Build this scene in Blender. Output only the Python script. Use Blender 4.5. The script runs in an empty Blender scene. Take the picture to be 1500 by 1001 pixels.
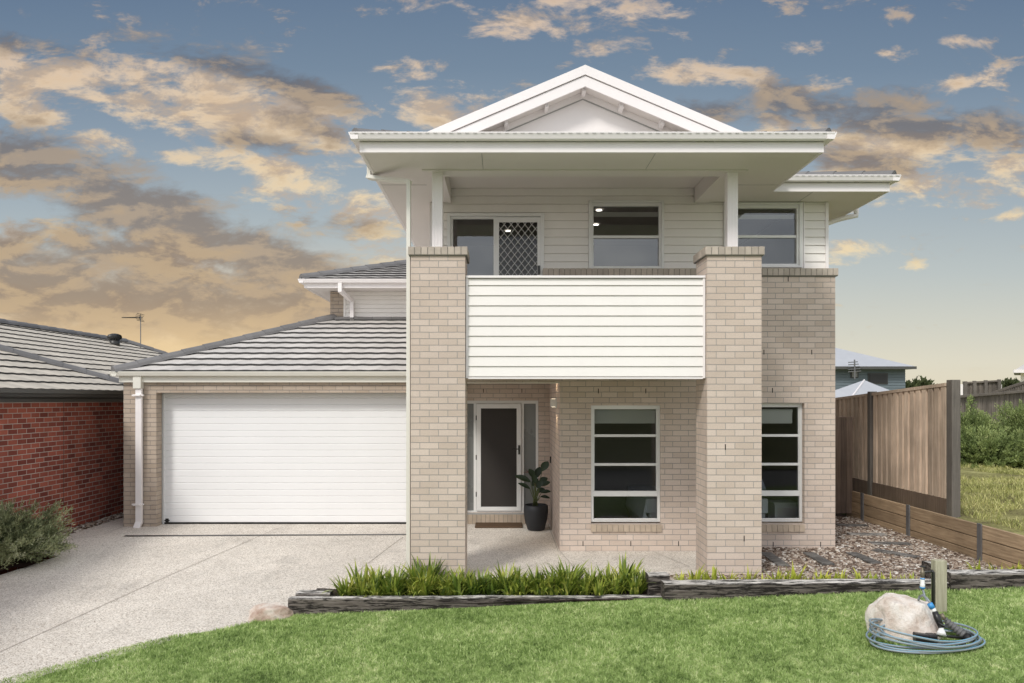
import bpy, math, random
import numpy as np
from mathutils import Vector, Matrix, noise as mnoise
random.seed(7); RS = np.random.RandomState(11)
C = bpy.context.scene.collection
F = 1150.0; VX = 738.0; VY = 585.0; EYE = 2.35
YP, YW, YU, YG, YE = 10.27, 12.143, 12.30, 14.48, 14.88
def X(px, Y): return (px-VX)*Y/F
def Z(py, Y): return EYE-(py-VY)*Y/F
def sstep(a, b, t):
    t = min(1, max(0, (t-a)/(b-a))); return t*t*(3-2*t)

# ------------------------------------------------------------------ materials
def new_mat(name):
    m = bpy.data.materials.new(name); m.use_nodes = True
    nt = m.node_tree; nt.nodes.clear()
    out = nt.nodes.new('ShaderNodeOutputMaterial')
    return m, nt, out
def nd(nt, typ, inputs=None, **kw):
    n = nt.nodes.new(typ)
    for k, v in kw.items(): setattr(n, k, v)
    if inputs:
        for k, v in inputs.items():
            if hasattr(v, 'is_output') or isinstance(v, bpy.types.NodeSocket): nt.links.new(v, n.inputs[k])
            else: n.inputs[k].default_value = v
    return n
def rgb(c): return (c[0], c[1], c[2], 1)
def mixc(nt, fac, a, b, mode='MIX'):
    n = nt.nodes.new('ShaderNodeMix'); n.data_type = 'RGBA'; n.blend_type = mode
    for i, v in ((0, fac), (6, a), (7, b)):
        if isinstance(v, bpy.types.NodeSocket): nt.links.new(v, n.inputs[i])
        elif i == 0: n.inputs[0].default_value = v
        else: n.inputs[i].default_value = rgb(v)
    return n.outputs[2]
def math_(nt, op, a, b=0.0, clamp=False):
    n = nt.nodes.new('ShaderNodeMath'); n.operation = op; n.use_clamp = clamp
    for i, v in ((0, a), (1, b)):
        if isinstance(v, bpy.types.NodeSocket): nt.links.new(v, n.inputs[i])
        else: n.inputs[i].default_value = v
    return n.outputs[0]
def mrange(nt, v, a, b, c=0.0, d=1.0, smooth=False):
    n = nt.nodes.new('ShaderNodeMapRange'); n.interpolation_type = 'SMOOTHSTEP' if smooth else 'LINEAR'
    nt.links.new(v, n.inputs[0])
    for i, q in ((1, a), (2, b), (3, c), (4, d)): n.inputs[i].default_value = q
    return n.outputs[0]
def noise(nt, vec, scale, detail=4, rough=.55, sv=None):
    if sv is not None:
        mp = nd(nt, 'ShaderNodeMapping', {'Vector': vec, 'Scale': sv}); vec = mp.outputs[0]
    return nd(nt, 'ShaderNodeTexNoise', {'Vector': vec, 'Scale': scale, 'Detail': detail, 'Roughness': rough}).outputs[0]
def ramp(nt, v, stops):
    n = nt.nodes.new('ShaderNodeValToRGB'); nt.links.new(v, n.inputs[0]); e = n.color_ramp.elements
    e[0].position, e[0].color = stops[0][0], rgb(stops[0][1]); e[1].position, e[1].color = stops[-1][0], rgb(stops[-1][1])
    for p, c in stops[1:-1]:
        q = e.new(p); q.color = rgb(c)
    return n.outputs[0]
def pos(nt): return nt.nodes.new('ShaderNodeNewGeometry').outputs['Position']
def finish(nt, out, col, rough=.6, bump=None, bs=.3, bd=.01, metal=0., spec=.5, trans=0.):
    p = nd(nt, 'ShaderNodeBsdfPrincipled', {'Metallic': metal, 'Specular IOR Level': spec})
    if isinstance(col, bpy.types.NodeSocket): nt.links.new(col, p.inputs['Base Color'])
    else: p.inputs['Base Color'].default_value = rgb(col)
    if isinstance(rough, bpy.types.NodeSocket): nt.links.new(rough, p.inputs['Roughness'])
    else: p.inputs['Roughness'].default_value = rough
    if bump is not None:
        b = nd(nt, 'ShaderNodeBump', {'Strength': bs, 'Distance': bd, 'Height': bump})
        nt.links.new(b.outputs[0], p.inputs['Normal'])
    s = p.outputs[0]
    if trans > 0:
        t = nd(nt, 'ShaderNodeBsdfTranslucent')
        if isinstance(col, bpy.types.NodeSocket): nt.links.new(col, t.inputs[0])
        else: t.inputs[0].default_value = rgb(col)
        s = nd(nt, 'ShaderNodeMixShader', {0: trans, 1: s, 2: t.outputs[0]}).outputs[0]
    nt.links.new(s, out.inputs[0])
def plain(name, c, rough=.5, var=.12, scale=2.5, bs=.05, bscale=90, metal=0., spec=.5, dirt=0., rnd=0., sv=None):
    m, nt, out = new_mat(name); P = pos(nt)
    n1 = noise(nt, P, scale, 5, .6, sv)
    f = mrange(nt, n1, .25, .75, 1-var, 1+var)
    if rnd:
        a = nd(nt, 'ShaderNodeAttribute', attribute_name='rnd').outputs['Fac']
        f = math_(nt, 'MULTIPLY', f, mrange(nt, a, 0, 1, 1-rnd, 1+rnd))
    col = nd(nt, 'ShaderNodeVectorMath', {0: tuple(c)}, operation='SCALE'); nt.links.new(f, col.inputs['Scale'])
    colo = col.outputs[0]
    if dirt:
        d = mrange(nt, noise(nt, P, 5.5, 8, .7, (1, 1, .35)), .52, .8, 0, dirt)
        colo = mixc(nt, d, colo, (c[0]*.45, c[1]*.42, c[2]*.36))
    finish(nt, out, colo, mrange(nt, n1, 0, 1, max(.02, rough-.08), min(1, rough+.08)), noise(nt, P, bscale, 3), bs, .01, metal, spec)
    return m
def brickmat(name, c1, c2, mortar, bw=.2446, rh=.0849, grime=.2, ox=0., oz=0., depth=.009, ms=.0042):
    m, nt, out = new_mat(name)
    uv = nd(nt, 'ShaderNodeUVMap').outputs[0]
    mp = nd(nt, 'ShaderNodeMapping', {'Vector': uv, 'Location': (ox, oz, 0)}).outputs[0]
    wob = noise(nt, uv, 18, 3)
    wv = nd(nt, 'ShaderNodeVectorMath', {0: mp, 1: (0, 0, 0)}, operation='ADD')
    w2 = nd(nt, 'ShaderNodeCombineXYZ', {0: mrange(nt, wob, 0, 1, -.002, .002), 1: mrange(nt, noise(nt, uv, 11, 2), 0, 1, -.002, .002)}).outputs[0]
    nt.links.new(w2, wv.inputs[1]); mp = wv.outputs[0]
    b = nd(nt, 'ShaderNodeTexBrick', {'Vector': mp, 'Color1': rgb(c1), 'Color2': rgb(c2), 'Mortar': rgb(mortar), 'Scale': 1., 'Mortar Size': ms, 'Mortar Smooth': .18, 'Bias': 0., 'Brick Width': bw, 'Row Height': rh}, offset=.5, offset_frequency=2)
    n1 = noise(nt, uv, 55, 6, .7); n2 = noise(nt, uv, .8, 5, .6); n3 = noise(nt, uv, 230, 3, .7)
    f = math_(nt, 'MULTIPLY', mrange(nt, n1, .25, .75, .9, 1.1), mrange(nt, n2, .25, .75, 1-grime, 1+grime*.6))
    f = math_(nt, 'MULTIPLY', f, mrange(nt, n3, .3, .75, .93, 1.07))
    col = nd(nt, 'ShaderNodeVectorMath', {0: b.outputs['Color']}, operation='SCALE'); nt.links.new(f, col.inputs['Scale'])
    h = math_(nt, 'SUBTRACT', math_(nt, 'MULTIPLY', n1, .25), b.outputs['Fac'])
    h = math_(nt, 'ADD', h, math_(nt, 'MULTIPLY', n3, .12))
    finish(nt, out, col.outputs[0], .85, h, .9, depth, spec=.25)
    return m
def woodmat(name, c1, c2, axis=0, sc=6., bs=.5, rough=.8, crack=0., rnd=.25, top=0.):
    m, nt, out = new_mat(name); P = pos(nt)
    sv = [9., 9., 9.]; sv[axis] = .5
    n1 = noise(nt, P, sc, 7, .65, tuple(sv)); n2 = noise(nt, P, 1.2, 4, .6)
    a = nd(nt, 'ShaderNodeAttribute', attribute_name='rnd').outputs['Fac']
    col = mixc(nt, mrange(nt, n1, .3, .7), c1, c2)
    f = math_(nt, 'MULTIPLY', mrange(nt, n2, .3, .7, .8, 1.2), mrange(nt, a, 0, 1, 1-rnd, 1+rnd))
    cs = nd(nt, 'ShaderNodeVectorMath', {0: col}, operation='SCALE'); nt.links.new(f, cs.inputs['Scale']); col = cs.outputs[0]
    h = n1
    if crack:
        sv2 = [5., 5., 7.]; sv2[axis] = .7
        n3 = noise(nt, P, sc*1.1, 9, .75, tuple(sv2))
        cr = mrange(nt, n3, .5, .44, 0, 1)
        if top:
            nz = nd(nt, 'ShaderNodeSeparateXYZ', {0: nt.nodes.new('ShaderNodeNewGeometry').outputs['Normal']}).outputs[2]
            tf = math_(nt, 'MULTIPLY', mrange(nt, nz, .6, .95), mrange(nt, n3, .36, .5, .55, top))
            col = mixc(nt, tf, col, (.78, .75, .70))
        else: pass
        col = mixc(nt, math_(nt, 'MULTIPLY', cr, crack), col, (.018, .014, .012))
        h = math_(nt, 'SUBTRACT', n1, math_(nt, 'MULTIPLY', cr, 1.2))
    finish(nt, out, col, rough, h, bs, .012, spec=.3)
    return m
def leafmat(name, stops, rough=.5, trans=.25, big=.8, spec=.4):
    m, nt, out = new_mat(name); P = pos(nt)
    a = nd(nt, 'ShaderNodeAttribute', attribute_name='rnd').outputs['Fac']
    n = noise(nt, P, big, 4, .6)
    v = math_(nt, 'ADD', math_(nt, 'MULTIPLY', a, .75), mrange(nt, n, .3, .7, -.1, .35), True)
    finish(nt, out, ramp(nt, v, stops), rough, spec=spec, trans=trans)
    return m
M = {}
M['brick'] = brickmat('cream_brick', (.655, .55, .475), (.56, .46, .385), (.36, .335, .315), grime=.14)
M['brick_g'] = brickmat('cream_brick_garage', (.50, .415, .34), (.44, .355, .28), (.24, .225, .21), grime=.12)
M['redbrick'] = brickmat('red_brick', (.42, .12, .08), (.18, .045, .034), (.52, .47, .42), grime=.3, ms=.0058)
M['cap'] = plain('cap_brick', (.46, .40, .34), .85, .14, 9, .5, 120, spec=.25, rnd=.13)
M['sill'] = plain('sill_brick', (.46, .375, .29), .85, .12, 9, .5, 120, spec=.25, rnd=.1)
M['mortar'] = plain('mortar', (.22, .21, .19), .95, .1, 12, .4, 150, spec=.2)
M['weep'] = plain('weep_hole', (.012, .011, .01), .9, .1)
M['board'] = plain('painted_board', (.84, .805, .77), .42, .03, 1.3, .04, 25, dirt=.05)
M['trim'] = plain('painted_trim', (.85, .808, .80), .4, .02, 2, .02, 60, dirt=.03)
M['cream'] = plain('cream_steel', (.74, .72, .65), .38, .02, 2, .02, 60, dirt=.04)
M['soffit'] = plain('soffit_sheet', (.74, .695, .665), .65, .03, .8, .03, 60)
M['alu'] = plain('white_aluminium', (.76, .755, .74), .32, .02, 4, .01, 60, spec=.5)
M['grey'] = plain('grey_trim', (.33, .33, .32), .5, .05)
M['gdoor'] = plain('garage_door_steel', (.84, .84, .845), .38, .02, .7, .03, 14, dirt=.02)
M['tile'] = plain('concrete_tile', (.58, .55, .52), .5, .12, 1.4, .3, 70, spec=.5, rnd=.10, dirt=.12)
M['tile_n'] = plain('concrete_tile_weathered', (.60, .545, .46), .5, .12, 1.4, .3, 70, spec=.5, rnd=.12, dirt=.2)
M['tedge'] = plain('tile_edge_shade', (.045, .043, .042), .8, .2)  # dark tile edges, toned to paint in the shadow lines under overlaps
M['ridge'] = plain('ridge_tile', (.17, .165, .165), .6, .15, 3, .2, 80, rnd=.12)
M['dark'] = plain('charcoal_steel', (.035, .035, .033), .4, .1)
M['dark2'] = plain('charcoal_fascia', (.07, .07, .066), .4, .1)
M['black'] = plain('black_plastic', (.015, .015, .016), .35, .1)
M['blackm'] = plain('black_metal', (.012, .012, .012), .3, .1)
M['screen'] = plain('door_screen_mesh', (.040, .035, .032), .6, .05, 3, .1, 400, spec=.3)
M['frost'] = plain('frosted_glass', (.20, .205, .20), .28, .08, 1.5, .01, 40)
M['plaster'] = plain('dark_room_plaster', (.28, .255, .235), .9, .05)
M['blind'] = plain('roller_blind', (.62, .60, .56), .8, .03)
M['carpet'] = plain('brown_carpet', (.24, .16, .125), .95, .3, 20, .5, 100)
M['linen'] = plain('white_linen', (.75, .76, .80), .9, .05, 3, .3, 20)
M['greyc'] = plain('grey_cushion', (.30, .32, .38), .9, .1, 3, .3, 20)
M['cabinet'] = plain('white_cabinet', (.62, .63, .62), .5, .03)
M['mat'] = plain('coir_mat', (.13, .085, .055), .95, .3, 60, 1., 160, spec=.1)
M['pot'] = plain('charcoal_pot', (.022, .024, .028), .5, .2, 5, .3, 60)
M['soil'] = plain('soil', (.035, .025, .02), .95, .4, 9, 1., 40, spec=.1)
M['mulch'] = plain('mulch', (.05, .028, .022), .95, .4, 14, 1., 50, spec=.1)
M['steelpost'] = plain('galvanised_post', (.20, .20, .205), .45, .15, 4, .1, 80, metal=.5)
M['paling'] = woodmat('paling_timber', (.72, .575, .45), (.42, .32, .24), 2, 4., .5, rnd=.26)
M['greypaling'] = woodmat('weathered_paling', (.19, .165, .14), (.11, .095, .085), 2, 4., .5)
M['darkpaling'] = woodmat('dark_gate_timber', (.20, .145, .11), (.11, .08, .062), 2, 4., .5)
M['fpost'] = woodmat('grey_post_timber', (.18, .16, .14), (.10, .09, .08), 2, 4., .6)
M['retain'] = woodmat('retaining_plank', (.46, .34, .22), (.26, .18, .11), 1, 4., .6, rnd=.2)
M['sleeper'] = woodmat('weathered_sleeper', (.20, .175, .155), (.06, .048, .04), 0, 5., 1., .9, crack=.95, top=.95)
M['stepping'] = woodmat('stepping_plank', (.30, .285, .265), (.17, .16, .15), 0, 5., .8, .9, crack=.5)
M['tappost'] = woodmat('treated_post', (.46, .44, .33), (.30, .28, .20), 2, 5., .6, rnd=.1)
M['rock'] = None
M['bluewall'] = plain('blue_grey_cladding', (.13, .165, .185), .6, .05)
M['metroof'] = plain('pale_metal_roof', (.50, .51, .53), .35, .05, 2, .05, 20)
M['hosegrey'] = plain('grey_hose', (.24, .27, .29), .4, .1)
M['hoseblue'] = plain('blue_hose', (.16, .42, .60), .4, .1)
M['blue'] = plain('blue_plastic', (.05, .28, .62), .35, .05)
M['white'] = plain('white_plastic', (.8, .8, .78), .35, .05)
M['brass'] = plain('brass', (.22, .19, .14), .5, .1, metal=.6)
M['greyrub'] = plain('grey_rubber', (.13, .13, .13), .5, .15)
M['orange'] = plain('orange_plastic', (.7, .15, .03), .4, .05)
M['stem'] = plain('plant_stem', (.10, .13, .045), .6, .2)
M['bark'] = plain('bark', (.10, .08, .06), .9, .3, 9, .8, 40)
M['grass'] = leafmat('lawn_blades', [(0, (.12, .19, .05)), (.35, (.35, .49, .15)), (.7, (.60, .73, .31)), (1, (.90, .90, .56))], .5, .4, 1.1)
M['drygrass'] = leafmat('rough_grass', [(0, (.14, .15, .05)), (.4, (.40, .42, .13)), (1, (.82, .76, .38))], .6, .3, .6)
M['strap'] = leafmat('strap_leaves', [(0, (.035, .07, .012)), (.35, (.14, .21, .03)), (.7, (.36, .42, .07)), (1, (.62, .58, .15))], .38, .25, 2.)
M['strapy'] = leafmat('yellow_strap_leaves', [(0, (.14, .19, .025)), (.4, (.36, .42, .05)), (.8, (.62, .60, .10)), (1, (.72, .62, .2))], .38, .25, 2.)
M['rosemary'] = leafmat('rosemary_leaves', [(0, (.035, .045, .022)), (.35, (.15, .175, .08)), (.7, (.42, .45, .24)), (1, (.82, .80, .60))], .6, .15, 3.)
M['shrub'] = leafmat('shrub_leaves', [(0, (.07, .09, .03)), (.4, (.18, .24, .08)), (.8, (.36, .43, .16)), (1, (.62, .60, .34))], .6, .25, 1.2)
M['treeleaf'] = leafmat('tree_leaves', [(0, (.03, .045, .015)), (1, (.11, .13, .05))], .7, .15)
M['potleaf'] = leafmat('broad_leaves', [(0, (.012, .026, .012)), (1, (.03, .055, .022))], .38, .1)
M['flower'] = plain('red_flower', (.16, .03, .02), .6, .2)

def mk_gravel():
    m, nt, out = new_mat('gravel_stones')
    a = nd(nt, 'ShaderNodeAttribute', attribute_name='rnd').outputs['Fac']
    c = ramp(nt, a, [(0, (.07, .045, .03)), (.3, (.20, .14, .105)), (.55, (.36, .28, .22)), (.85, (.52, .45, .38)), (1, (.78, .75, .70))])
    finish(nt, out, c, .8, noise(nt, pos(nt), 120, 3), .4, .005, spec=.3); return m
M['gravel'] = mk_gravel()
def mk_rock(name, a, b, c):
    m, nt, out = new_mat(name); P = pos(nt)
    n1 = noise(nt, P, 4, 8, .65); n2 = noise(nt, P, 16, 8, .7)
    col = ramp(nt, n1, [(.32, a), (.5, b), (.62, c)])
    col = mixc(nt, mrange(nt, n2, .55, .72, 0, .6), col, (a[0]*.6, a[1]*.55, a[2]*.5))
    finish(nt, out, col, .85, math_(nt, 'ADD', n1, n2), .7, .03, spec=.25); return m
M['rock'] = mk_rock('pale_boulder', (.42, .31, .24), (.72, .64, .57), (.88, .84, .79))
M['rock2'] = mk_rock('red_white_boulder', (.26, .15, .11), (.52, .40, .33), (.74, .67, .60))
def mk_concrete():
    m, nt, out = new_mat('exposed_aggregate'); P = pos(nt)
    v = nd(nt, 'ShaderNodeTexVoronoi', {'Vector': P, 'Scale': 95.}, feature='F1')
    a = nd(nt, 'ShaderNodeSeparateXYZ', {0: v.outputs['Color']}).outputs[0]
    col = ramp(nt, a, [(0, (.26, .21, .165)), (.14, (.51, .455, .39)), (.45, (.70, .645, .57)), (1, (.82, .775, .71))])
    n1 = noise(nt, P, .55, 6, .6); n2 = noise(nt, P, 3, 6, .65); n0 = noise(nt, P, 28, 5, .7)
    f = math_(nt, 'MULTIPLY', mrange(nt, n1, .3, .7, .88, 1.1), mrange(nt, n2, .3, .7, .93, 1.07))
    f = math_(nt, 'MULTIPLY', f, mrange(nt, n0, .3, .7, .86, 1.12))
    stn = mrange(nt, noise(nt, P, 1.3, 7, .68, (1., .55, 1.)), .53, .72, 1., .80, True)
    f = math_(nt, 'MULTIPLY', f, stn)
    cs = nd(nt, 'ShaderNodeVectorMath', {0: col}, operation='SCALE'); nt.links.new(f, cs.inputs['Scale'])
    finish(nt, out, cs.outputs[0], .8, math_(nt, 'ADD', v.outputs['Distance'], math_(nt, 'MULTIPLY', n0, .5)), .35, .006, spec=.3); return m
M['concrete'] = mk_concrete()
M['asphalt'] = plain('asphalt', (.14, .14, .14), .9, .2, 3, .4, 60)
M['joint'] = plain('saw_cut_joint', (.40, .36, .315), .9, .2)
def mk_earth(name, stops, sc=2.):
    m, nt, out = new_mat(name); P = pos(nt)
    n1 = noise(nt, P, sc, 8, .7); n2 = noise(nt, P, 40, 5, .7)
    v = math_(nt, 'ADD', math_(nt, 'MULTIPLY', n1, .6), math_(nt, 'MULTIPLY', n2, .4))
    finish(nt, out, ramp(nt, v, stops), .95, n2, .8, .03, spec=.1); return m
M['turf'] = mk_earth('turf_thatch', [(.3, (.09, .13, .04)), (.5, (.19, .28, .08)), (.7, (.28, .38, .13))], 1.5)
M['field'] = mk_earth('field_ground', [(.35, (.06, .07, .025)), (.5, (.13, .14, .05)), (.65, (.22, .2, .09))], .6)
M['rough'] = mk_earth('rough_soil_grass', [(.38, (.10, .08, .05)), (.5, (.26, .25, .10)), (.62, (.50, .47, .22))], 1.2)
M['gbase'] = mk_earth('gravel_base', [(.3, (.04, .03, .022)), (.7, (.14, .10, .08))], 8)
def mk_glass(name, add):
    m, nt, out = new_mat(name)
    t = nd(nt, 'ShaderNodeBsdfTransparent', {0: (.82, .85, .85, 1)})
    g = nd(nt, 'ShaderNodeBsdfGlossy', {'Color': (1, 1, 1, 1), 'Roughness': .015})
    fr = nd(nt, 'ShaderNodeFresnel', {'IOR': 1.5}).outputs[0]
    f = math_(nt, 'ADD', math_(nt, 'MULTIPLY', fr, 1.0), add, True)
    s = nd(nt, 'ShaderNodeMixShader', {0: f, 1: t.outputs[0], 2: g.outputs[0]})
    nt.links.new(s.outputs[0], out.inputs[0]); return m
M['glass'] = mk_glass('window_glass', .09); M['clear'] = mk_glass('clear_glass', .0)
def mk_emit(name, c, s):
    m, nt, out = new_mat(name); e = nd(nt, 'ShaderNodeEmission', {'Color': rgb(c), 'Strength': s}); nt.links.new(e.outputs[0], out.inputs[0]); return m
M['lamp'] = mk_emit('lit_downlight', (1, .93, .82), 5)
M['lampw'] = mk_emit('lit_sconce_lens', (1, .85, .6), 4)

# ------------------------------------------------------------------ mesh builder
class MB:
    def __init__(s): s.v = []; s.f = []; s.m = []; s.r = []; s.cr = .5; s.mi = 0
    def vert(s, p): s.v.append(tuple(p)); s.r.append(s.cr); return len(s.v)-1
    def face(s, ids): s.f.append(tuple(ids)); s.m.append(s.mi)
    def quad(s, a, b, c, d): s.face([s.vert(a), s.vert(b), s.vert(c), s.vert(d)]); return s
    def poly(s, pts): s.face([s.vert(p) for p in pts]); return s
    def box(s, x0, x1, y0, y1, z0, z1):
        i = len(s.v)
        for z in (z0, z1):
            for x, y in ((x0, y0), (x1, y0), (x1, y1), (x0, y1)): s.vert((x, y, z))
        for q in ((0, 3, 2, 1), (4, 5, 6, 7), (0, 1, 5, 4), (1, 2, 6, 5), (2, 3, 7, 6), (3, 0, 4, 7)): s.face([i+k for k in q])
        return s
    def obox(s, c, ax, ay, az):   # centre and three half-axis vectors
        c, ax, ay, az = map(Vector, (c, ax, ay, az)); i = len(s.v)
        for k in (-1, 1):
            for a, b in ((-1, -1), (1, -1), (1, 1), (-1, 1)): s.vert(c+a*ax+b*ay+k*az)
        for q in ((0, 3, 2, 1), (4, 5, 6, 7), (0, 1, 5, 4), (1, 2, 6, 5), (2, 3, 7, 6), (3, 0, 4, 7)): s.face([i+k for k in q])
        return s
    def prism(s, prof, axis, a, b):   # closed profile in the other two axes, extruded a->b
        def P(p, t): return (t, p[0], p[1]) if axis == 0 else ((p[0], t, p[1]) if axis == 1 else (p[0], p[1], t))
        n = len(prof); i = len(s.v)
        for t in (a, b):
            for p in prof: s.vert(P(p, t))
        for k in range(n): s.face([i+k, i+(k+1) % n, i+n+(k+1) % n, i+n+k])
        s.face([i+k for k in reversed(range(n))]); s.face([i+n+k for k in range(n)])
        return s
    def tube(s, pts, r, n=8, caps=True):
        pts = [Vector(p) for p in pts]; rs = r if isinstance(r, (list, tuple)) else [r]*len(pts); i0 = len(s.v)
        up = Vector((0, 0, 1)); prevu = None
        for k, p in enumerate(pts):
            d = (pts[min(k+1, len(pts)-1)]-pts[max(k-1, 0)]).normalized()
            if prevu is None:
                u = d.cross(up)
                if u.length < .05: u = d.cross(Vector((1, 0, 0)))
            else: u = prevu-d*prevu.dot(d)
            u.normalize(); prevu = u; w = d.cross(u)
            for j in range(n):
                a = 2*math.pi*j/n; s.vert(p+(u*math.cos(a)+w*math.sin(a))*rs[k])
        for k in range(len(pts)-1):
            for j in range(n):
                a = i0+k*n+j; b = i0+k*n+(j+1) % n; s.face([a, b, b+n, a+n])
        if caps:
            s.face([i0+j for j in reversed(range(n))]); s.face([i0+(len(pts)-1)*n+j for j in range(n)])
        return s
    def lathe(s, c, prof, n=24):   # prof list of (r, z)
        i0 = len(s.v)
        for r, z in prof:
            for j in range(n):
                a = 2*math.pi*j/n; s.vert((c[0]+r*math.cos(a), c[1]+r*math.sin(a), c[2]+z))
        for k in range(len(prof)-1):
            for j in range(n):
                a = i0+k*n+j; b = i0+k*n+(j+1) % n; s.face([a, b, b+n, a+n])
        s.face([i0+j for j in reversed(range(n))]); s.face([i0+(len(prof)-1)*n+j for j in range(n)])
        return s
    def build(s, name, mats, parent=None, smooth=False, bevel=0, fixn=True, uvoff=(0, 0)):
        me = bpy.data.meshes.new(name); off = Vector((0, 0, 0))
        if parent is not None:
            p = parent
            while p is not None: off += p.location; p = p.parent
        me.from_pydata(s.v, [], s.f)
        if not isinstance(mats, (list, tuple)): mats = [mats]
        for m in mats: me.materials.append(m)
        me.polygons.foreach_set('material_index', s.m)
        if smooth: me.polygons.foreach_set('use_smooth', [True]*len(s.f))
        me.update()
        uv = me.uv_layers.new(name='UVMap')
        for p in me.polygons:
            n = p.normal; ax = max(range(3), key=lambda k: abs(n[k]))
            for li in p.loop_indices:
                co = me.vertices[me.loops[li].vertex_index].co
                u = (co[1], co[2]) if ax == 0 else ((co[0], co[2]) if ax == 1 else (co[0], co[1]))
                uv.data[li].uv = (u[0]+uvoff[0], u[1]+uvoff[1])
        at = me.attributes.new('rnd', 'FLOAT', 'POINT'); at.data.foreach_set('value', s.r)
        if off.length > 0: me.transform(Matrix.Translation(-off))
        o = bpy.data.objects.new(name, me); C.objects.link(o); o.parent = parent
        if bevel:
            b = o.modifiers.new('bevel', 'BEVEL'); b.width = bevel; b.segments = 2; b.limit_method = 'ANGLE'
        return o
def thing(name, label, cat, loc=(0, 0, 0), group=None):
    o = bpy.data.objects.new(name, None); C.objects.link(o); o.location = loc; o.empty_display_size = .2
    o['label'] = label; o['category'] = cat
    if group: o['group'] = group
    return o
def tag(o, label, cat, group=None):
    o['label'] = label; o['category'] = cat
    if group: o['group'] = group
    return o
def recentre(o):   # move origin of a top-level mesh to its base
    me = o.data; co = np.empty(len(me.vertices)*3); me.vertices.foreach_get('co', co); co = co.reshape(-1, 3)
    c = Vector(((co[:, 0].min()+co[:, 0].max())/2, (co[:, 1].min()+co[:, 1].max())/2, co[:, 2].min()))
    me.transform(Matrix.Translation(-c)); o.location = c; return o
def struct(o, kind='structure'): o['kind'] = kind; return o
def npmesh(name, V, Fq, rnd, mat, smooth=False):
    me = bpy.data.meshes.new(name); k = Fq.shape[1]
    me.vertices.add(len(V)); me.vertices.foreach_set('co', np.ascontiguousarray(V, dtype=np.float32).ravel())
    me.loops.add(Fq.size); me.loops.foreach_set('vertex_index', Fq.astype(np.int32).ravel())
    me.polygons.add(len(Fq)); me.polygons.foreach_set('loop_start', np.arange(0, Fq.size, k, dtype=np.int32))
    me.polygons.foreach_set('loop_total', np.full(len(Fq), k, dtype=np.int32))
    if smooth: me.polygons.foreach_set('use_smooth', np.ones(len(Fq), dtype=bool))
    me.update(calc_edges=True)
    at = me.attributes.new('rnd', 'FLOAT', 'POINT'); at.data.foreach_set('value', np.ascontiguousarray(rnd, dtype=np.float32))
    me.materials.append(mat); o = bpy.data.objects.new(name, me); C.objects.link(o); return o
def wall(mb, x0, x1, y0, y1, z0, z1, holes=(), axis=0):
    """solid wall along X (axis 0) or Y (axis 1) with rectangular openings (a0,a1,z0,z1)"""
    A, B = (x0, x1) if axis == 0 else (y0, y1)
    cuts = sorted(set([A, B]+[h[0] for h in holes if A < h[0] < B]+[h[1] for h in holes if A < h[1] < B]))
    for a, b in zip(cuts[:-1], cuts[1:]):
        segs = [(z0, z1)]
        for h in holes:
            if h[0] <= a+1e-6 and h[1] >= b-1e-6:
                ns = []
                for s0, s1 in segs:
                    if h[2] > s0: ns.append((s0, min(s1, h[2])))
                    if h[3] < s1: ns.append((max(s0, h[3]), s1))
                segs = [q for q in ns if q[1]-q[0] > 1e-4]
        for s0, s1 in segs:
            if axis == 0: mb.box(a, b, y0, y1, s0, s1)
            else: mb.box(x0, x1, a, b, s0, s1)
def boards(mb, x0, x1, y, z0, z1, pitch=.129, phase=0., lap=.014):
    """weatherboards facing -Y: each board leans out to its bottom edge"""
    k = math.floor((z0-phase)/pitch)
    while phase+k*pitch < z1-1e-4:
        a = phase+k*pitch; b = a+pitch; za = max(a, z0); zb = min(b, z1)
        mb.cr = random.random()
        ya = y-lap*(1-(za-a)/pitch); yb = y-lap*(1-(zb-a)/pitch)
        gp_ = .011 if (za == a and zb-za > .03) else 0.
        if gp_:
            mb.quad((x0, y+.010, za), (x1, y+.010, za), (x1, y+.010, za+gp_), (x0, y+.010, za+gp_))
            mb.quad((x0, y+.010, za+gp_), (x1, y+.010, za+gp_), (x1, ya, za+gp_), (x0, ya, za+gp_))
            mb.quad((x0, y, za), (x1, y, za), (x1, y+.010, za), (x0, y+.010, za))
        mb.quad((x0, ya, za+gp_), (x1, ya, za+gp_), (x1, yb, zb), (x0, yb, zb))
        k += 1
    return mb
def frame(mb, x0, x1, y0, y1, z0, z1, w, wt=None, wb=None):
    wt = wt or w; wb = wb or w
    mb.box(x0, x0+w, y0, y1, z0, z1); mb.box(x1-w, x1, y0, y1, z0, z1)
    mb.box(x0+w, x1-w, y0, y1, z1-wt, z1); mb.box(x0+w, x1-w, y0, y1, z0, z0+wb)
    return mb

# ------------------------------------------------------------------ ground sheets
def drive_z(x, y): return -.065*max(0., 13.6-y)*(1-sstep(-2.1, -1.2, x))
def lawn_z(x, y): return .04*x-.15-.03*(9.5-y)+.012*mnoise.noise(Vector((x*.5, y*.5, 0)))
def grid(name, poly_fn, x0, x1, y0, y1, st, zf, mat):
    nx = int(round((x1-x0)/st)); ny = int(round((y1-y0)/st)); mb = MB(); idx = {}
    for j in range(ny+1):
        for i in range(nx+1):
            x = x0+i*(x1-x0)/nx; y = y0+j*(y1-y0)/ny; idx[i, j] = mb.vert((x, y, zf(x, y)))
    for j in range(ny):
        for i in range(nx):
            x = x0+(i+.5)*(x1-x0)/nx; y = y0+(j+.5)*(y1-y0)/ny
            if poly_fn is None or poly_fn(x, y): mb.face([idx[i, j], idx[i+1, j], idx[i+1, j+1], idx[i, j+1]])
    return mb.build(name, mat, smooth=True)
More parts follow.
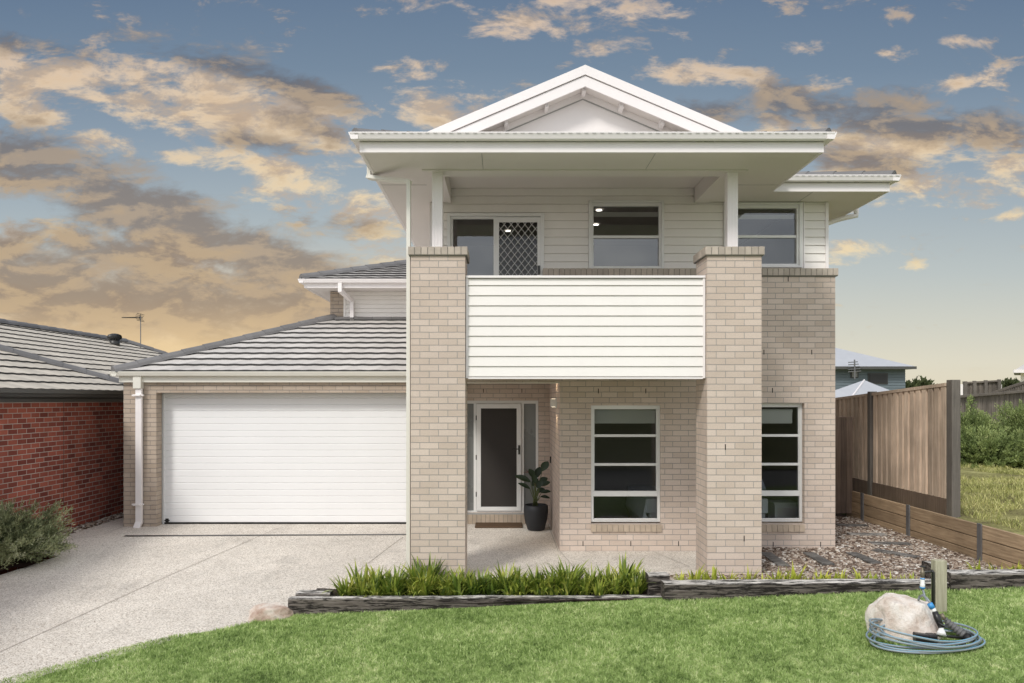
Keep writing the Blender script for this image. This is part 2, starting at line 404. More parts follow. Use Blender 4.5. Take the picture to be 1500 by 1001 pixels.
g = MB().quad((-900, -900, -1.3), (900, -900, -1.3), (900, 900, -1.3), (-900, 900, -1.3))
struct(g.build('ground', M['field']))
# lawn / driveway boundary, from measured points on the driveway plane
def on_drive(px, py):
    Y = 9.
    for _ in range(30): Y = (EYE-drive_z(-4, Y))*F/(py-VY)
    return X(px, Y), Y
bnd = [on_drive(*p) for p in ((420, 903), (370, 913), (330, 922), (300, 928), (255, 931.5), (192, 946.5), (114, 967.5), (45, 984), (0, 998), (-90, 1030), (-240, 1090), (-480, 1200))]
bnd = sorted(bnd, key=lambda p: p[1])
def bx(y):
    if y <= bnd[0][1]: return bnd[0][0]-(bnd[0][1]-y)*.6
    for a, b in zip(bnd[:-1], bnd[1:]):
        if a[1] <= y <= b[1]: return a[0]+(b[0]-a[0])*(y-a[1])/(b[1]-a[1])
    return bnd[-1][0]
# driveway: rows that end exactly on their borders
def bed_edge(y):   # left border of the driveway
    return -7.86 if y > 12.25 else -6.9-.25*(12.3-y)
mb = MB(); ys = [0.+.2*i for i in range(86)]; rows = []
for y in ys:
    xl = bed_edge(y); xr = 2.62 if y > 10.24 else (max(bx(y)+.25, -40) if y < 9.4 else -1.9+.0*y)
    if y >= 9.4: xr = -2.1
    n = 44; rows.append([mb.vert((xl+(xr-xl)*i/n, y, drive_z(xl+(xr-xl)*i/n, y))) for i in range(n+1)])
for a, b, y in zip(rows[:-1], rows[1:], ys):
    for i in range(len(a)-1): mb.face([a[i], a[i+1], b[i+1], b[i]])
struct(mb.build('driveway', M['concrete'], smooth=True))
struct(MB().quad((-60, 1.3, -.52), (60, 1.3, -.52), (60, 3.2, -.40), (-60, 3.2, -.40)).build('footpath', M['concrete']))
struct(MB().quad((-80, -8.5, -.66), (80, -8.5, -.66), (80, 1.29, -.62), (-80, 1.29, -.62)).build('road', M['asphalt']))
struct(MB().quad((-80, -60, -.2), (80, -60, -.2), (80, -8.6, -.6), (-80, -8.6, -.6)).build('far_verge', M['field']))
struct(grid('porch_paving', None, -2.1, 3.35, 10.2, 17.0, .11, drive_z, M['concrete']))
# saw cuts and the channel drain
def strip(pts, w, name, m, lift=.004):
    mb = MB(); P = []
    for (xa, ya), (xb, yb) in zip(pts[:-1], pts[1:]):
        n = max(1, int(math.hypot(xb-xa, yb-ya)/.25))
        for k in range(n): P.append((xa+(xb-xa)*k/n, ya+(yb-ya)*k/n))
    P.append(pts[-1]); prev = None
    for k, (x, y) in enumerate(P):
        x2, y2 = P[min(k+1, len(P)-1)]; x1, y1 = P[max(k-1, 0)]; d = math.hypot(x2-x1, y2-y1); nx, ny = -(y2-y1)/d*w/2, (x2-x1)/d*w/2
        a = mb.vert((x+nx, y+ny, drive_z(x+nx, y+ny)+lift)); b = mb.vert((x-nx, y-ny, drive_z(x-nx, y-ny)+lift))
        if prev: mb.face([prev[0], prev[1], b, a])
        prev = (a, b)
    return mb.build(name, m)
for pts in ([(-4.1, 14.4), (-4.2, 13.5), (-4.75, 11.2), (-5.35, 8.4), (-5.9, 4)], [(-7.0, 14.4), (-6.95, 13.62)], [(-7.6, 13.0), (-6.95, 13.62)],
            [(-1.72, 13.4), (-2.15, 11.2)], [(.87, 12.1), (1.05, 10.25)], [(.83, 14.8), (.84, 12.15)], [(2.3, 12.1), (2.6, 11.0)]):
    struct(strip(pts, .010, 'concrete_joint', M['joint'], .005))
dr = strip([(-6.52, 13.5), (-1.3, 13.62)], .075, 'channel_drain', M['black'], .009)
tag(dr, 'narrow black channel drain running across the concrete before the garage door', 'drain')
# neighbour side ground, mulch bed, garden soil, upper terrain
struct(grid('mulch_bed', lambda x, y: x < bed_edge(y)-.0 and y < 12.2, -12, -6.2, -2, 12.9, .2, lambda x, y: min(drive_z(x, y), -.05)+.03+.04*mnoise.noise(Vector((x*2, y*2, 1))), M['mulch']))
mb = MB(); ys = [3.+.2*i for i in range(34)]; rows = []
for y in ys:
    xl = bx(y) if y < 9.42 else -2.55
    xr = 16.; n = 60; rows.append([mb.vert((xl+(xr-xl)*i/n, y, lawn_z(xl+(xr-xl)*i/n, y))) for i in range(n+1)])
for a, b in zip(rows[:-1], rows[1:]):
    for i in range(len(a)-1): mb.face([a[i], a[i+1], b[i+1], b[i]])
struct(mb.build('lawn_ground', M['turf'], smooth=True))
def soil_z(x, y): return -.13+.05*sstep(-2, 1.9, x)+.02*mnoise.noise(Vector((x*3, y*3, 0)))
struct(grid('garden_soil', None, -2.45, 2.05, 9.5, 10.3, .1, soil_z, M['soil']))
def up_z(x, y): return .46+.10*sstep(7.3, 8.2, x)+.02*(y-12)*sstep(7., 8., x)+(.015+.035*sstep(7.2, 8, x))*mnoise.noise(Vector((x*.9, y*.9, 3)))
struct(grid('upper_ground', None, 6.86, 24.86, 9.2, 27.2, .3, up_z, M['rough']))
struct(grid('back_ground', None, 24.8, 70, 9.2, 60, 1.5, up_z, M['rough']))
struct(grid('rear_ground', None, 6.86, 24.9, 27.15, 62, 1.2, up_z, M['rough']))
struct(grid('gravel_ground', lambda x, y: x > 3.33 or y < 10.2, 2.0, 6.85, 9.6, 20, .15, lambda x, y: .02, M['gbase']))

# ------------------------------------------------------------------ scatter helpers
def blades(name, pts, z, L, W, mat, lean=.35, rnd=None):
    """three-vertex bent grass blades at pts (N,2)"""
    n = len(pts); a = RS.rand(n)*2*np.pi; b = RS.rand(n)*2*np.pi
    L = L*(.6+.8*RS.rand(n)); W = W*(.7+.6*RS.rand(n)); ln = lean*RS.rand(n)+.05
    base = np.stack([pts[:, 0], pts[:, 1], z], 1)
    wd = np.stack([np.cos(a), np.sin(a), 0*a], 1)*W[:, None]*.5
    ld = np.stack([np.cos(b), np.sin(b), 0*b], 1)
    mid = base+ld*(L*ln*.35)[:, None]; mid[:, 2] += L*.55
    tip = base+ld*(L*ln*1.3)[:, None]; tip[:, 2] += L*(1-.35*ln)
    V = np.empty((n, 5, 3)); V[:, 0] = base-wd; V[:, 1] = base+wd; V[:, 2] = mid-wd*.8; V[:, 3] = mid+wd*.8; V[:, 4] = tip
    i = (np.arange(n)*5)[:, None]
    Fq = np.concatenate([i+[0, 1, 3], i+[0, 3, 2], i+[2, 3, 4]], 1).reshape(-1, 3)
    r = RS.rand(n) if rnd is None else rnd
    return npmesh(name, V.reshape(-1, 3), Fq, np.repeat(r, 5), mat)
# lawn blades
def lawn_pts(n, x0, x1, y0, y1, top):
    P = np.stack([x0+(x1-x0)*RS.rand(n), y0+(y1-y0)*RS.rand(n)], 1)
    bxs = np.interp(P[:, 1], [p[1] for p in bnd], [p[0] for p in bnd])
    return P[(P[:, 0] > bxs-.03+.05*RS.rand(len(P))) & (P[:, 1] < top)]
P = np.concatenate([lawn_pts(330000, -5.5, 7.6, 6.0, 9.46, 9.44), lawn_pts(120000, -4.6, 5.6, 6.0, 7.6, 9.4)])
# only where the strip of lawn exists beside the sleepers
zz = np.array([lawn_z(x, y) for x, y in P])
cl = np.array([mnoise.noise(Vector((x*1.6, y*1.6, 5))) for x, y in P])
cl2 = np.array([mnoise.noise(Vector((x*9, y*9, 2)))+1.3*mnoise.noise(Vector((x*26, y*26, 7))) for x, y in P])
r = np.clip(.45+.10*cl+.42*cl2+.7*(RS.rand(len(P))-.5), 0, 1)
lw = blades('lawn_grass', P, zz-.004, .038, .0065, M['grass'], 1.1, r); struct(lw, 'stuff')

# ------------------------------------------------------------------ strap-leaf clumps
def clump_mesh(name, nb, L, W, mat, seed, spread=.10, arch=1.):
    rs = random.Random(seed); V = []; Fq = []; R = []
    for _ in range(nb):
        a = rs.uniform(0, 2*math.pi); ro = rs.uniform(0, spread); bx_, by_ = math.cos(a)*ro, math.sin(a)*ro
        d = a+rs.uniform(-.7, .7); l = L*rs.uniform(.55, 1.15); w = W*rs.uniform(.7, 1.2); tilt = rs.uniform(.15, 1.0)*arch; r = rs.random()
        px, pz = 0., 0.; ang = math.pi/2-tilt*.45; seg = 6; i0 = len(V)
        for k in range(seg+1):
            t = k/seg; ww = w*(.75+.5*math.sin(math.pi*min(1, t*1.1)))*(1-t**3)*.5+.0004
            cx, cy = bx_+math.cos(d)*px, by_+math.sin(d)*px; sx, sy = -math.sin(d)*ww, math.cos(d)*ww
            V.append((cx-sx, cy-sy, pz)); V.append((cx+sx, cy+sy, pz))
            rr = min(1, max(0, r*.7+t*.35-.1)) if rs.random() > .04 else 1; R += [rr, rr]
            px += math.cos(ang)*l/seg; pz += math.sin(ang)*l/seg; ang -= tilt*(.14+.22*t)
        for k in range(seg): Fq.append((i0+2*k, i0+2*k+1, i0+2*k+3, i0+2*k+2))
    me = bpy.data.meshes.new(name); me.from_pydata(V, [], Fq); me.materials.append(mat)
    me.attributes.new('rnd', 'FLOAT', 'POINT').data.foreach_set('value', R); me.update()
    return me
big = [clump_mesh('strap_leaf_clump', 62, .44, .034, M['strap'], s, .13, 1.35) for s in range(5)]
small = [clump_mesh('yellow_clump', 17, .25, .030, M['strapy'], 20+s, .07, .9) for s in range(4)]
def place(me, name, x, y, z, sc, label, cat, group):
    o = bpy.data.objects.new(name, me); C.objects.link(o); o.location = (x, y, z); o.rotation_euler = (0, 0, random.uniform(0, 6.28)); o.scale = (sc, sc, sc*random.uniform(.9, 1.1))
    return tag(o, label, cat, group)
k = 0
for row, (yy, n, x0, x1, s0) in enumerate(((9.78, 19, -1.95, 1.62, .82), (10.03, 17, -1.8, 1.75, .95))):
    for i in range(n):
        x = x0+(x1-x0)*i/(n-1)+random.uniform(-.05, .05); sc = s0*random.uniform(.85, 1.12)
        if -1.95 < x < -.9: sc *= 1.08
        if x > .9: sc *= .88
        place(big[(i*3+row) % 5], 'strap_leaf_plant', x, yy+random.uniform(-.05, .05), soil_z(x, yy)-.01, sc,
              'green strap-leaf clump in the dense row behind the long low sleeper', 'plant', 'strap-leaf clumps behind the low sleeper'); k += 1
x = 2.2
while x < 5.15:
    place(small[k % 4], 'yellow_strap_plant', x, 9.78+random.uniform(-.04, .08), .0, random.uniform(.75, 1.15) if x < 4.6 else .75,
          'small yellow-green strap plant in the sparse row behind the raised sleeper', 'plant', 'small yellow-green plants behind the raised sleeper'); k += 1
    x += random.uniform(.09, .17)
for x in (6.0, 6.25, 6.5, 6.75):
    place(small[k % 4], 'yellow_strap_plant', x, 9.95, .06, 1.0, 'thin yellow-green strap plant behind the highest sleeper at the right edge', 'plant', 'plants behind the highest sleeper'); k += 1

# ------------------------------------------------------------------ sleepers
def sleeper(name, label, x0, x1, y0, y1, z0, z1, tilt=0., yaw=0., parts=8):
    mb = MB(); n = max(2, int((x1-x0)/.12)); rings = []
    for i in range(n+1):
        t = i/n; x = x0+(x1-x0)*t; ring = []
        zt = z1+tilt*t; yo = yaw*t
        for (yy, zz_) in ((y0, z0), (y0, (z0+zt)*.5), (y0+.006, zt-.014), (y0+.02, zt), ((y0+y1)/2, zt), (y1, zt-.008), (y1, z0)):
            j = .010*mnoise.noise(Vector((x*2.3, yy*9+seedo, zz_*9))); j2 = .008*mnoise.noise(Vector((x*5.1, yy*7, zz_*8+4+seedo)))
            ring.append(mb.vert((x, yy+yo+j, zz_+j2)))
        rings.append(ring)
    m = len(rings[0])
    for a, b in zip(rings[:-1], rings[1:]):
        for k in range(m): mb.face([a[k], b[k], b[(k+1) % m], a[(k+1) % m]])
    mb.face(rings[0]); mb.face(list(reversed(rings[-1])))
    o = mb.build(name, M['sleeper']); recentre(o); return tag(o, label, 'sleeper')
seedo = 0
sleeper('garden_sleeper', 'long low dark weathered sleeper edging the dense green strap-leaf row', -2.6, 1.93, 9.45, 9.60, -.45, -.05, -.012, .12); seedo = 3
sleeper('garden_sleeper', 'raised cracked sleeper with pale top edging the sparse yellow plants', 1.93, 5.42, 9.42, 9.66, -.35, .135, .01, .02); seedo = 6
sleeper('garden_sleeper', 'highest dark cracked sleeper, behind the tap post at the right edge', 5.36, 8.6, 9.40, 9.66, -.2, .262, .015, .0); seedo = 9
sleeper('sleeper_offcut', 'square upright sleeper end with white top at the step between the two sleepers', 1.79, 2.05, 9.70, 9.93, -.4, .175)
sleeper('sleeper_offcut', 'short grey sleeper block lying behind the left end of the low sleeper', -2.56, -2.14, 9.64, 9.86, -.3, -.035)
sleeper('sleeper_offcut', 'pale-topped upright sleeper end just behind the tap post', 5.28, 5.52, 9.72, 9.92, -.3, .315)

# ------------------------------------------------------------------ rocks
def rock(name, label, c, d, mat, seed, flat=.5, yaw=0.):
    bpy_me = bpy.data.meshes.new(name); import bmesh
    bm = bmesh.new(); bmesh.ops.create_icosphere(bm, subdivisions=5, radius=1)
    cuts = []; rs = random.Random(seed)
    for _ in range(9):
        v = Vector((rs.uniform(-1, 1), rs.uniform(-1, 1), rs.uniform(-.3, 1))).normalized(); cuts.append((v, rs.uniform(.62, .85)))
    cuts.append((Vector((.05, -.1, 1)).normalized(), flat)); cuts.append((Vector((-1, -.2, .1)).normalized(), .72))
    for v in bm.verts:
        p = v.co.copy()
        for n_, dd in cuts:
            q = p.dot(n_)
            if q > dd: p -= n_*(q-dd)*.93
        nn = mnoise.fractal(p*2.2+Vector((seed, 0, 0)), .9, 2.2, 6)
        p *= 1+.07*nn; v.co = Vector((p.x*d[0], p.y*d[1], p.z*d[2]))
    bm.to_mesh(bpy_me); bm.free(); bpy_me.materials.append(mat)
    for p in bpy_me.polygons: p.use_smooth = True
    o = bpy.data.objects.new(name, bpy_me); C.objects.link(o); o.location = c; o.rotation_euler = (0, 0, yaw)
    return tag(o, label, 'rock')
rock('boulder', 'large pale pinkish boulder on the lawn with the hose coiled round it', (4.06, 7.95, .07), (.375, .32, .40), M['rock'], 4, .62)
rock('garden_rock', 'small red and white rock at the driveway end of the low sleeper', (-2.83, 9.42, -.24), (.31, .18, .215), M['rock2'], 12, .62)

# ------------------------------------------------------------------ THE HOUSE
H = thing('house', 'two-storey cream brick house with white gable, balcony and wide white garage door', 'house', (1.0, 12.0, 0))
bw = MB()
LWIN = (X(865.8, YW), X(967.5, YW), Z(767, YW), Z(594, YW)); RWIN = (X(1073.5, YW), X(1178.5, YW), Z(767.5, YW), Z(591, YW))
wall(bw, .865, 5.127, YW, YW+.23, -.1, 4.25, [LWIN, RWIN])
wall(bw, -1.15, .865, YW, YW+.23, 2.61, 3.04)           # lintel over the porch opening
bw.box(.60, .865, YW, YW+.23, 3.04, 4.25)
wall(bw, .865, 1.06, YW+.23, YE, -.1, 2.95, axis=1)        # return wall of the porch
EOP = (-.84, .655, .195, 2.325)
wall(bw, -1.15, .865, YE, YE+.23, -.1, 2.95, [EOP])       # entry wall
wall(bw, -1.15, -.95, YG+.23, YE, -.1, 2.95, axis=1)
bw.box(4.90, 5.127, YW+.23, 22, -.1, 4.25)                # right side
bw.box(-3.897, 5.127, 22, 22.2, -.1, 4.25)
ow = bw.build('brick_wall', M['brick'], H, uvoff=(.078, .0)); 
bg = MB()
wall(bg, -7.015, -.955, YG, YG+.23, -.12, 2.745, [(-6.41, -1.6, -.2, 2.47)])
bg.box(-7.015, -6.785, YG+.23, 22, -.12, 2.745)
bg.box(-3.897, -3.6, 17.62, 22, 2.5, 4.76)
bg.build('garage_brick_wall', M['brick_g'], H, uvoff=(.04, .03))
for nm, x0, x1 in (('pillar', -1.217, -.506), ('pillar', 2.660, 3.372)):
    p = MB().box(x0, x1, YP, YP+.59, -.3, 4.226); po = p.build(nm, M['brick'], H, uvoff=(-x0+.003, .0))
    cb = MB(); cx0, cx1, cy0, cy1 = x0-.035, x1+.035, YP-.035, YP+.63; n = 9
    for i in range(n):
        cb.cr = random.random(); w = (cx1-cx0)/n; cb.box(cx0+i*w+.004, cx0+(i+1)*w-.004, cy0, cy0+.235, 4.236, 4.340+.002*random.random())
        cb.cr = random.random(); cb.box(cx0+i*w+.004, cx0+(i+1)*w-.004, cy1-.235, cy1, 4.236, 4.34)
    for s in (cx0, cx1-.11):
        for i in range(2):
            cb.cr = random.random(); a = cy0+.242+i*.093; cb.box(s, s+.11, a, a+.085, 4.236, 4.34)
    cb.mi = 1; cb.box(cx0+.008, cx1-.008, cy0+.008, cy1-.008, 4.226, 4.330)
    cb.build('brick_cap', [M['cap'], M['mortar']], po, bevel=.004)
# soldier cap on the balcony parapet and wing
cb = MB(); n = int((5.165-.60)/.0845); w = (5.165-.60)/n
for i in range(n):
    cb.cr = random.random(); cb.box(.60+i*w+.004, .60+(i+1)*w-.004, YW-.035, YW+.17, 4.262, 4.370+.002*random.random())
cb.mi = 1; cb.box(.606, 5.157, YW-.026, YW+.165, 4.25, 4.360)
cb.build('brick_capping', [M['cap'], M['mortar']], H, bevel=.003)
# sills
for x0, x1 in ((LWIN[0]-.005, LWIN[1]+.02), (RWIN[0], RWIN[1]+.0)):
    sb = MB(); n = int((x1-x0)/.0845); w = (x1-x0)/n
    for i in range(n):
        sb.cr = random.random(); sb.prism([(YW-.028, LWIN[2]-.125), (YW+.16, LWIN[2]-.115), (YW+.16, LWIN[2]+.004), (YW-.022, LWIN[2]-.018)], 0, x0+i*w+.0035, x0+(i+1)*w-.0035)
    sb.mi = 1; sb.box(x0+.004, x1-.004, YW-.016, YW+.15, LWIN[2]-.118, LWIN[2]-.02)
    sb.build('window_sill', [M['sill'], M['mortar']], H)
# weep holes
def weep(px, py, Y, S=1): MB().box(X(px, Y)-.006, X(px, Y)+.006, Y-.0035, Y+.01, Z(py, Y)-.037, Z(py, Y)+.037).build('weep_hole', M['weep'], H)
for px, py in ((876.5, 573), (946, 573), (854, 796.5), (924, 796.5), (994, 796.5), (1132.5, 797.5), (1202, 797.5), (1131.5, 572), (1154.5, 409), (1119, 516), (1189, 516)): weep(px, py, YW)
for px, py in ((708, 572.5), (764.5, 572.5)): weep(px, py, YE)
for px, py in ((1062.5, 655), (1090, 789)): weep(px, py, YP)

# ---- windows
def room(x0, x1, y0, y1, z0, z1):
    r = MB(); r.quad((x0, y1, z0), (x1, y1, z0), (x1, y1, z1), (x0, y1, z1)); r.quad((x0, y0, z0), (x0, y1, z0), (x0, y1, z1), (x0, y0, z1))
    r.quad((x1, y1, z0), (x1, y0, z0), (x1, y0, z1), (x1, y1, z1)); r.quad((x0, y0, z0), (x1, y0, z0), (x1, y1, z0), (x0, y1, z0)); r.quad((x0, y1, z1), (x1, y1, z1), (x1, y0, z1), (x0, y0, z1))
    return r.build('room_lining', M['plaster'], H)
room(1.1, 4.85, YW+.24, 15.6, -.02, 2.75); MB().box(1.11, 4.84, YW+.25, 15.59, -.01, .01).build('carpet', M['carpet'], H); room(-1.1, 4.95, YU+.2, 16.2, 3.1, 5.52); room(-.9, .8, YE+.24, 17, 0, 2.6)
def low_window(W, dy):
    x0, x1, z0, z1 = W; y0, y1 = YW+dy, YW+dy+.07; f = MB()
    zb = Z(727, YW)
    frame(f, x0, x1, y0, y1, z0+.02, z1, .042, .06, .04)
    f.box(x0+.042, x1-.042, y0+.004, y1, zb-.008, zb+.075)            # thick transom
    f.box(x0+.05, x1-.05, y0-.012, y0+.01, z0+.052, z0+.075)           # sash rail
    for py in (638.6, 681): f.box(x0+.042, x1-.042, y0+.012, y1-.01, Z(py, YW)-.020, Z(py, YW)+.020)
    f.box(x0+.042, x0+.058, y0+.01, y1, zb+.08, z1-.06); f.box(x1-.058, x1-.042, y0+.01, y1, zb+.08, z1-.06)
    o = f.build('window', M['alu'], H, bevel=.002)
    MB().quad((x0+.03, y0+.03, z0+.03), (x1-.03, y0+.03, z0+.03), (x1-.03, y0+.03, z1-.03), (x0+.03, y0+.03, z1-.03)).build('pane', M['clear'], o)
    return o, y1
w1, y1 = low_window(LWIN, .035)
MB().box(LWIN[0]+.05, LWIN[1]-.05, y1+.06, y1+.065, Z(621, YW), Z(600, YW)).build('blind', M['blind'], w1)
w2, y1 = low_window((RWIN[0], X(1175, YW+.09), RWIN[2], RWIN[3]), .085)
b2 = MB().box(RWIN[0]+.05, X(1167.5, YW), y1+.05, y1+.055, Z(620.5, YW+.2), Z(603, YW+.2)); b2.tube([(RWIN[0]+.05, y1+.07, Z(602, YW+.2)), (X(1168, YW), y1+.07, Z(602, YW+.2))], .028, 10)
b2.build('blind', M['blind'], w2)
# upper windows
def up_window(px0, px1, py0, py1, gx0, gx1, gy0, gy1, bar, blinds):
    x0, x1, z0, z1 = X(px0, YU), X(px1, YU), Z(py1, YU), Z(py0, YU); f = MB()
    frame(f, x0, x1, YU-.045, YU+.0, z0, z1, .042, .035, .03)
    frame(f, x0+.043, x1-.043, YU-.02, YU+.06, z0+.03, z1-.036, .032, .05, .03)
    f.box(X(gx0, YU), X(gx1, YU), YU+.0, YU+.05, Z(bar, YU)-.022, Z(bar, YU)+.020)
    o = f.build('window', M['alu'], H, bevel=.002)
    MB().quad((x0+.05, YU+.03, z0+.03), (x1-.05, YU+.03, z0+.03), (x1-.05, YU+.03, z1-.05), (x0+.05, YU+.03, z1-.05)).build('pane', M['glass'], o)
    b = MB()
    for a, c in blinds: b.box(x0+.07, x1-.07, YU+.10, YU+.13, Z(c, YU+.1), Z(a, YU+.1))
    b.build('blind', M['blind'], o)
    return x0, x1, z0, z1
UW1 = up_window(862.2, 972, 294.4, 396, 867, 965, 301, 393, 347, [(311, 317.5)])
UW2 = up_window(1059.5, 1173.5, 297.6, 392.5, 1070, 1167, 304, 388, 346.5, [(315, 321)])
for px, py, zc in ((877.5, 308.2, 5.505), (873, 329.3, 5.505), (744, 338.5, 5.505)):
    Y = (zc-EYE)*F/(VY-py); MB().lathe((X(px, Y), Y, zc), [(.05, -.004), (.05, .0)], 20).build('downlight', M['lamp'], H)
# sliding door and security screen on the balcony
DX0, DX1, DZ1 = X(655, YU), X(796.8, YU), Z(313, YU)
f = MB(); frame(f, DX0, DX1, YU-.045, YU, 3.1, DZ1, .055, .05, .03); frame(f, DX0+.056, DX1-.056, YU-.01, YU+.07, 3.11, DZ1-.051, .035, .035, .04)
f.box(X(723, YU), X(728, YU), YU-.03, YU+.05, 3.12, DZ1-.085)
do = f.build('sliding_door', M['alu'], H, bevel=.002)
MB().quad((DX0+.08, YU+.03, 3.14), (X(724, YU), YU+.03, 3.14), (X(724, YU), YU+.03, DZ1-.08), (DX0+.08, YU+.03, DZ1-.08)).build('pane', M['glass'], do)
MB().quad((X(727, YU), YU+.045, 3.14), (DX1-.08, YU+.045, 3.14), (DX1-.08, YU+.045, DZ1-.08), (X(727, YU), YU+.045, DZ1-.08)).build('pane', M['clear'], do)
gx0, gx1, gz0, gz1 = X(731, YU), X(786.5, YU), 3.2, Z(326.5, YU)
s = MB(); frame(s, gx0-.055, gx1+.06, YU-.035, YU-.012, 3.13, gz1+.075, .055, .075, .07); so = s.build('screen_door', M['alu'], do, bevel=.002)
s = MB(); st = .108; d = .0042
import itertools
nlin = int((gx1-gx0+gz1-gz0)/st)+2
for k in range(-1, nlin):
    for sg in (1, -1):
        # lines x + sg*z*.82 = c clipped to the opening
        cst = k*st; pts = []
        sl = 1.25
        for t in (0, 1):
            pass
        # param by x: z = gz0 + sl*(x-gx0) - sl*cst   or mirrored
        xa, xb = gx0, gx1
        def zf(x): return gz0+sl*((x-gx0) if sg == 1 else (gx1-x))-sl*(cst-(gz1-gz0)/sl)
        za, zb = zf(xa), zf(xb)
        def clip(xa, za, xb, zb):
            for lim, hi in ((gz0, False), (gz1, True)):
                ina = za <= lim if hi else za >= lim; inb = zb <= lim if hi else zb >= lim
                if not ina and not inb: return None
                if ina != inb:
                    t = (lim-za)/(zb-za); q = (xa+t*(xb-xa), lim)
                    if ina: xb, zb = q
                    else: xa, za = q
            return xa, za, xb, zb
        q = clip(xa, za, xb, zb)
        if q and abs(q[2]-q[0]) > .005: s.tube([(q[0], YU-.022-.003*sg, q[1]), (q[2], YU-.022-.003*sg, q[3])], d, 5)
s.build('diamond_grille', M['alu'], so)
MB().box(X(787.5, YU), X(791, YU), YU-.06, YU-.036, Z(403, YU), Z(390, YU)).build('handle', M['blackm'], so, bevel=.004)
# upper cladding
cl = MB(); PH = 4.365
def bz(z): return z
for a in ((DX1+.002, UW1[0]-.002, 3.1, 5.43), (UW1[1]+.002, UW2[0]-.002, 3.9, 5.43), (-1.13, DX0-.002, 3.1, 5.43), (DX0-.002, DX1+.002, DZ1+.002, 5.655), (UW1[0]-.002, UW1[1]+.002, UW1[3]+.002, 5.655), (X(1178.5, YU), X(1208.5, YU), 4.3, 5.43)):
    boards(cl, a[0], a[1], YU, a[2], a[3], .129, PH)
boards(cl, DX1+.002, UW1[0]-.002, YU, 5.43, 5.66, .129, PH); boards(cl, UW1[1]+.002, 2.98, YU, 5.43, 5.66, .129, PH)
boards(cl, -1.13, DX0-.002, YU, 5.43, 5.66, .129, PH)
cl.mi = 0
wall(cl, -1.149, 5.06, YU+.012, YU+.2, 3.05, 5.80, [(DX0+.05, DX1-.05, 3.1, DZ1-.03), (UW1[0]+.04, UW1[1]-.04, UW1[2]+.02, UW1[3]-.03), (UW2[0]+.04, UW2[1]-.04, UW2[2]+.02, UW2[3]-.03)])
cl.box(4.86, 5.06, YU+.21, 22, 4.2, 5.6); cl.box(-1.149, -.95, YU+.21, 22, 2.8, 5.6); cl.box(-1.149, 5.06, 21.8, 22, 4.2, 5.6)
cl.build('weatherboard_wall', M['board'], H)
for a in ((X(1208.5, YU), X(1212, YU)+.01, YU-.025, YU+.05, 4.3, 5.43), (X(1173.7, YU), X(1175.2, YU), YU-.03, YU+.01, 4.3, 5.43), (X(1176.3, YU), X(1178.4, YU), YU-.026, YU+.01, 4.3, 5.43), (-1.16, -1.125, YU-.02, YU+.05, 3.1, 5.43)):
    MB().box(*a).build('corner_trim', M['trim'], H)
MB().box(X(1175.2, YU)+.001, X(1176.2, YU), YU-.02, YU+.008, 4.3, 5.43).build('grey_strip', M['grey'], H)  # grey vertical trim strip between the two corner trims
# balcony
b = MB(); PX0, PX1, PZ0, PZ1 = -.500, 2.652, Z(554, 10.35), Z(405.5, 10.35); PYf = 10.36
b.box(PX0+.02, PX1-.02, PYf+.012, PYf+.12, PZ0, PZ1-.02); boards(b, PX0+.03, PX1-.03, PYf, PZ0+.012, PZ1-.03, .1335, PZ0+.012, .016)
bo = b.build('balcony_panel', M['board'], H)
t = MB(); t.box(PX0, PX0+.03, PYf-.028, PYf+.13, PZ0-.002, PZ1-.02); t.box(PX1-.03, PX1, PYf-.028, PYf+.13, PZ0-.002, PZ1-.02)
t.box(PX0, PX1, PYf-.04, PYf+.14, PZ1-.018, PZ1+.012); t.box(PX0+.03, PX1-.03, PYf-.02, PYf+.12, PZ0-.012, PZ0+.010); t.build('panel_trim', M['trim'], bo)
MB().box(-1.14, 3.3, 10.49, YU-.001, 2.92, 3.095).build('balcony_floor', M['soffit'], H)
MB().box(-1.14, .864, YW+.231, YE-.001, 2.70, 2.78).build('porch_ceiling', M['soffit'], H)
MB().box(-.94, .863, YW-.002, YW+.228, 2.598, 2.609).build('lintel_plate', M['cream'], H)
# posts and portico beams
for x0 in (-.972, 3.026):
    pb = MB().box(x0, x0+.142, 10.62, 10.76, 4.33, 5.42)
    for i in range(3): pb.box(x0+.02+i*.042, x0+.038+i*.042, 10.616, 10.6195, 4.34, 5.40)
    pb.build('post', M['trim'], H, bevel=.004)
bm_ = MB(); bm_.box(-1.10, 3.28, 10.54, 10.82, 5.418, 5.72); bm_.box(-1.08, -.823, 10.821, YU-.03, 5.422, 5.72); bm_.box(2.98, 3.23, 10.821, YU-.03, 5.422, 5.72)
bm_.build('portico_beam', M['soffit'], H)
MB().box(-.822, 2.979, 10.821, YU-.003, 5.656, 5.69).build('portico_ceiling', M['soffit'], H)
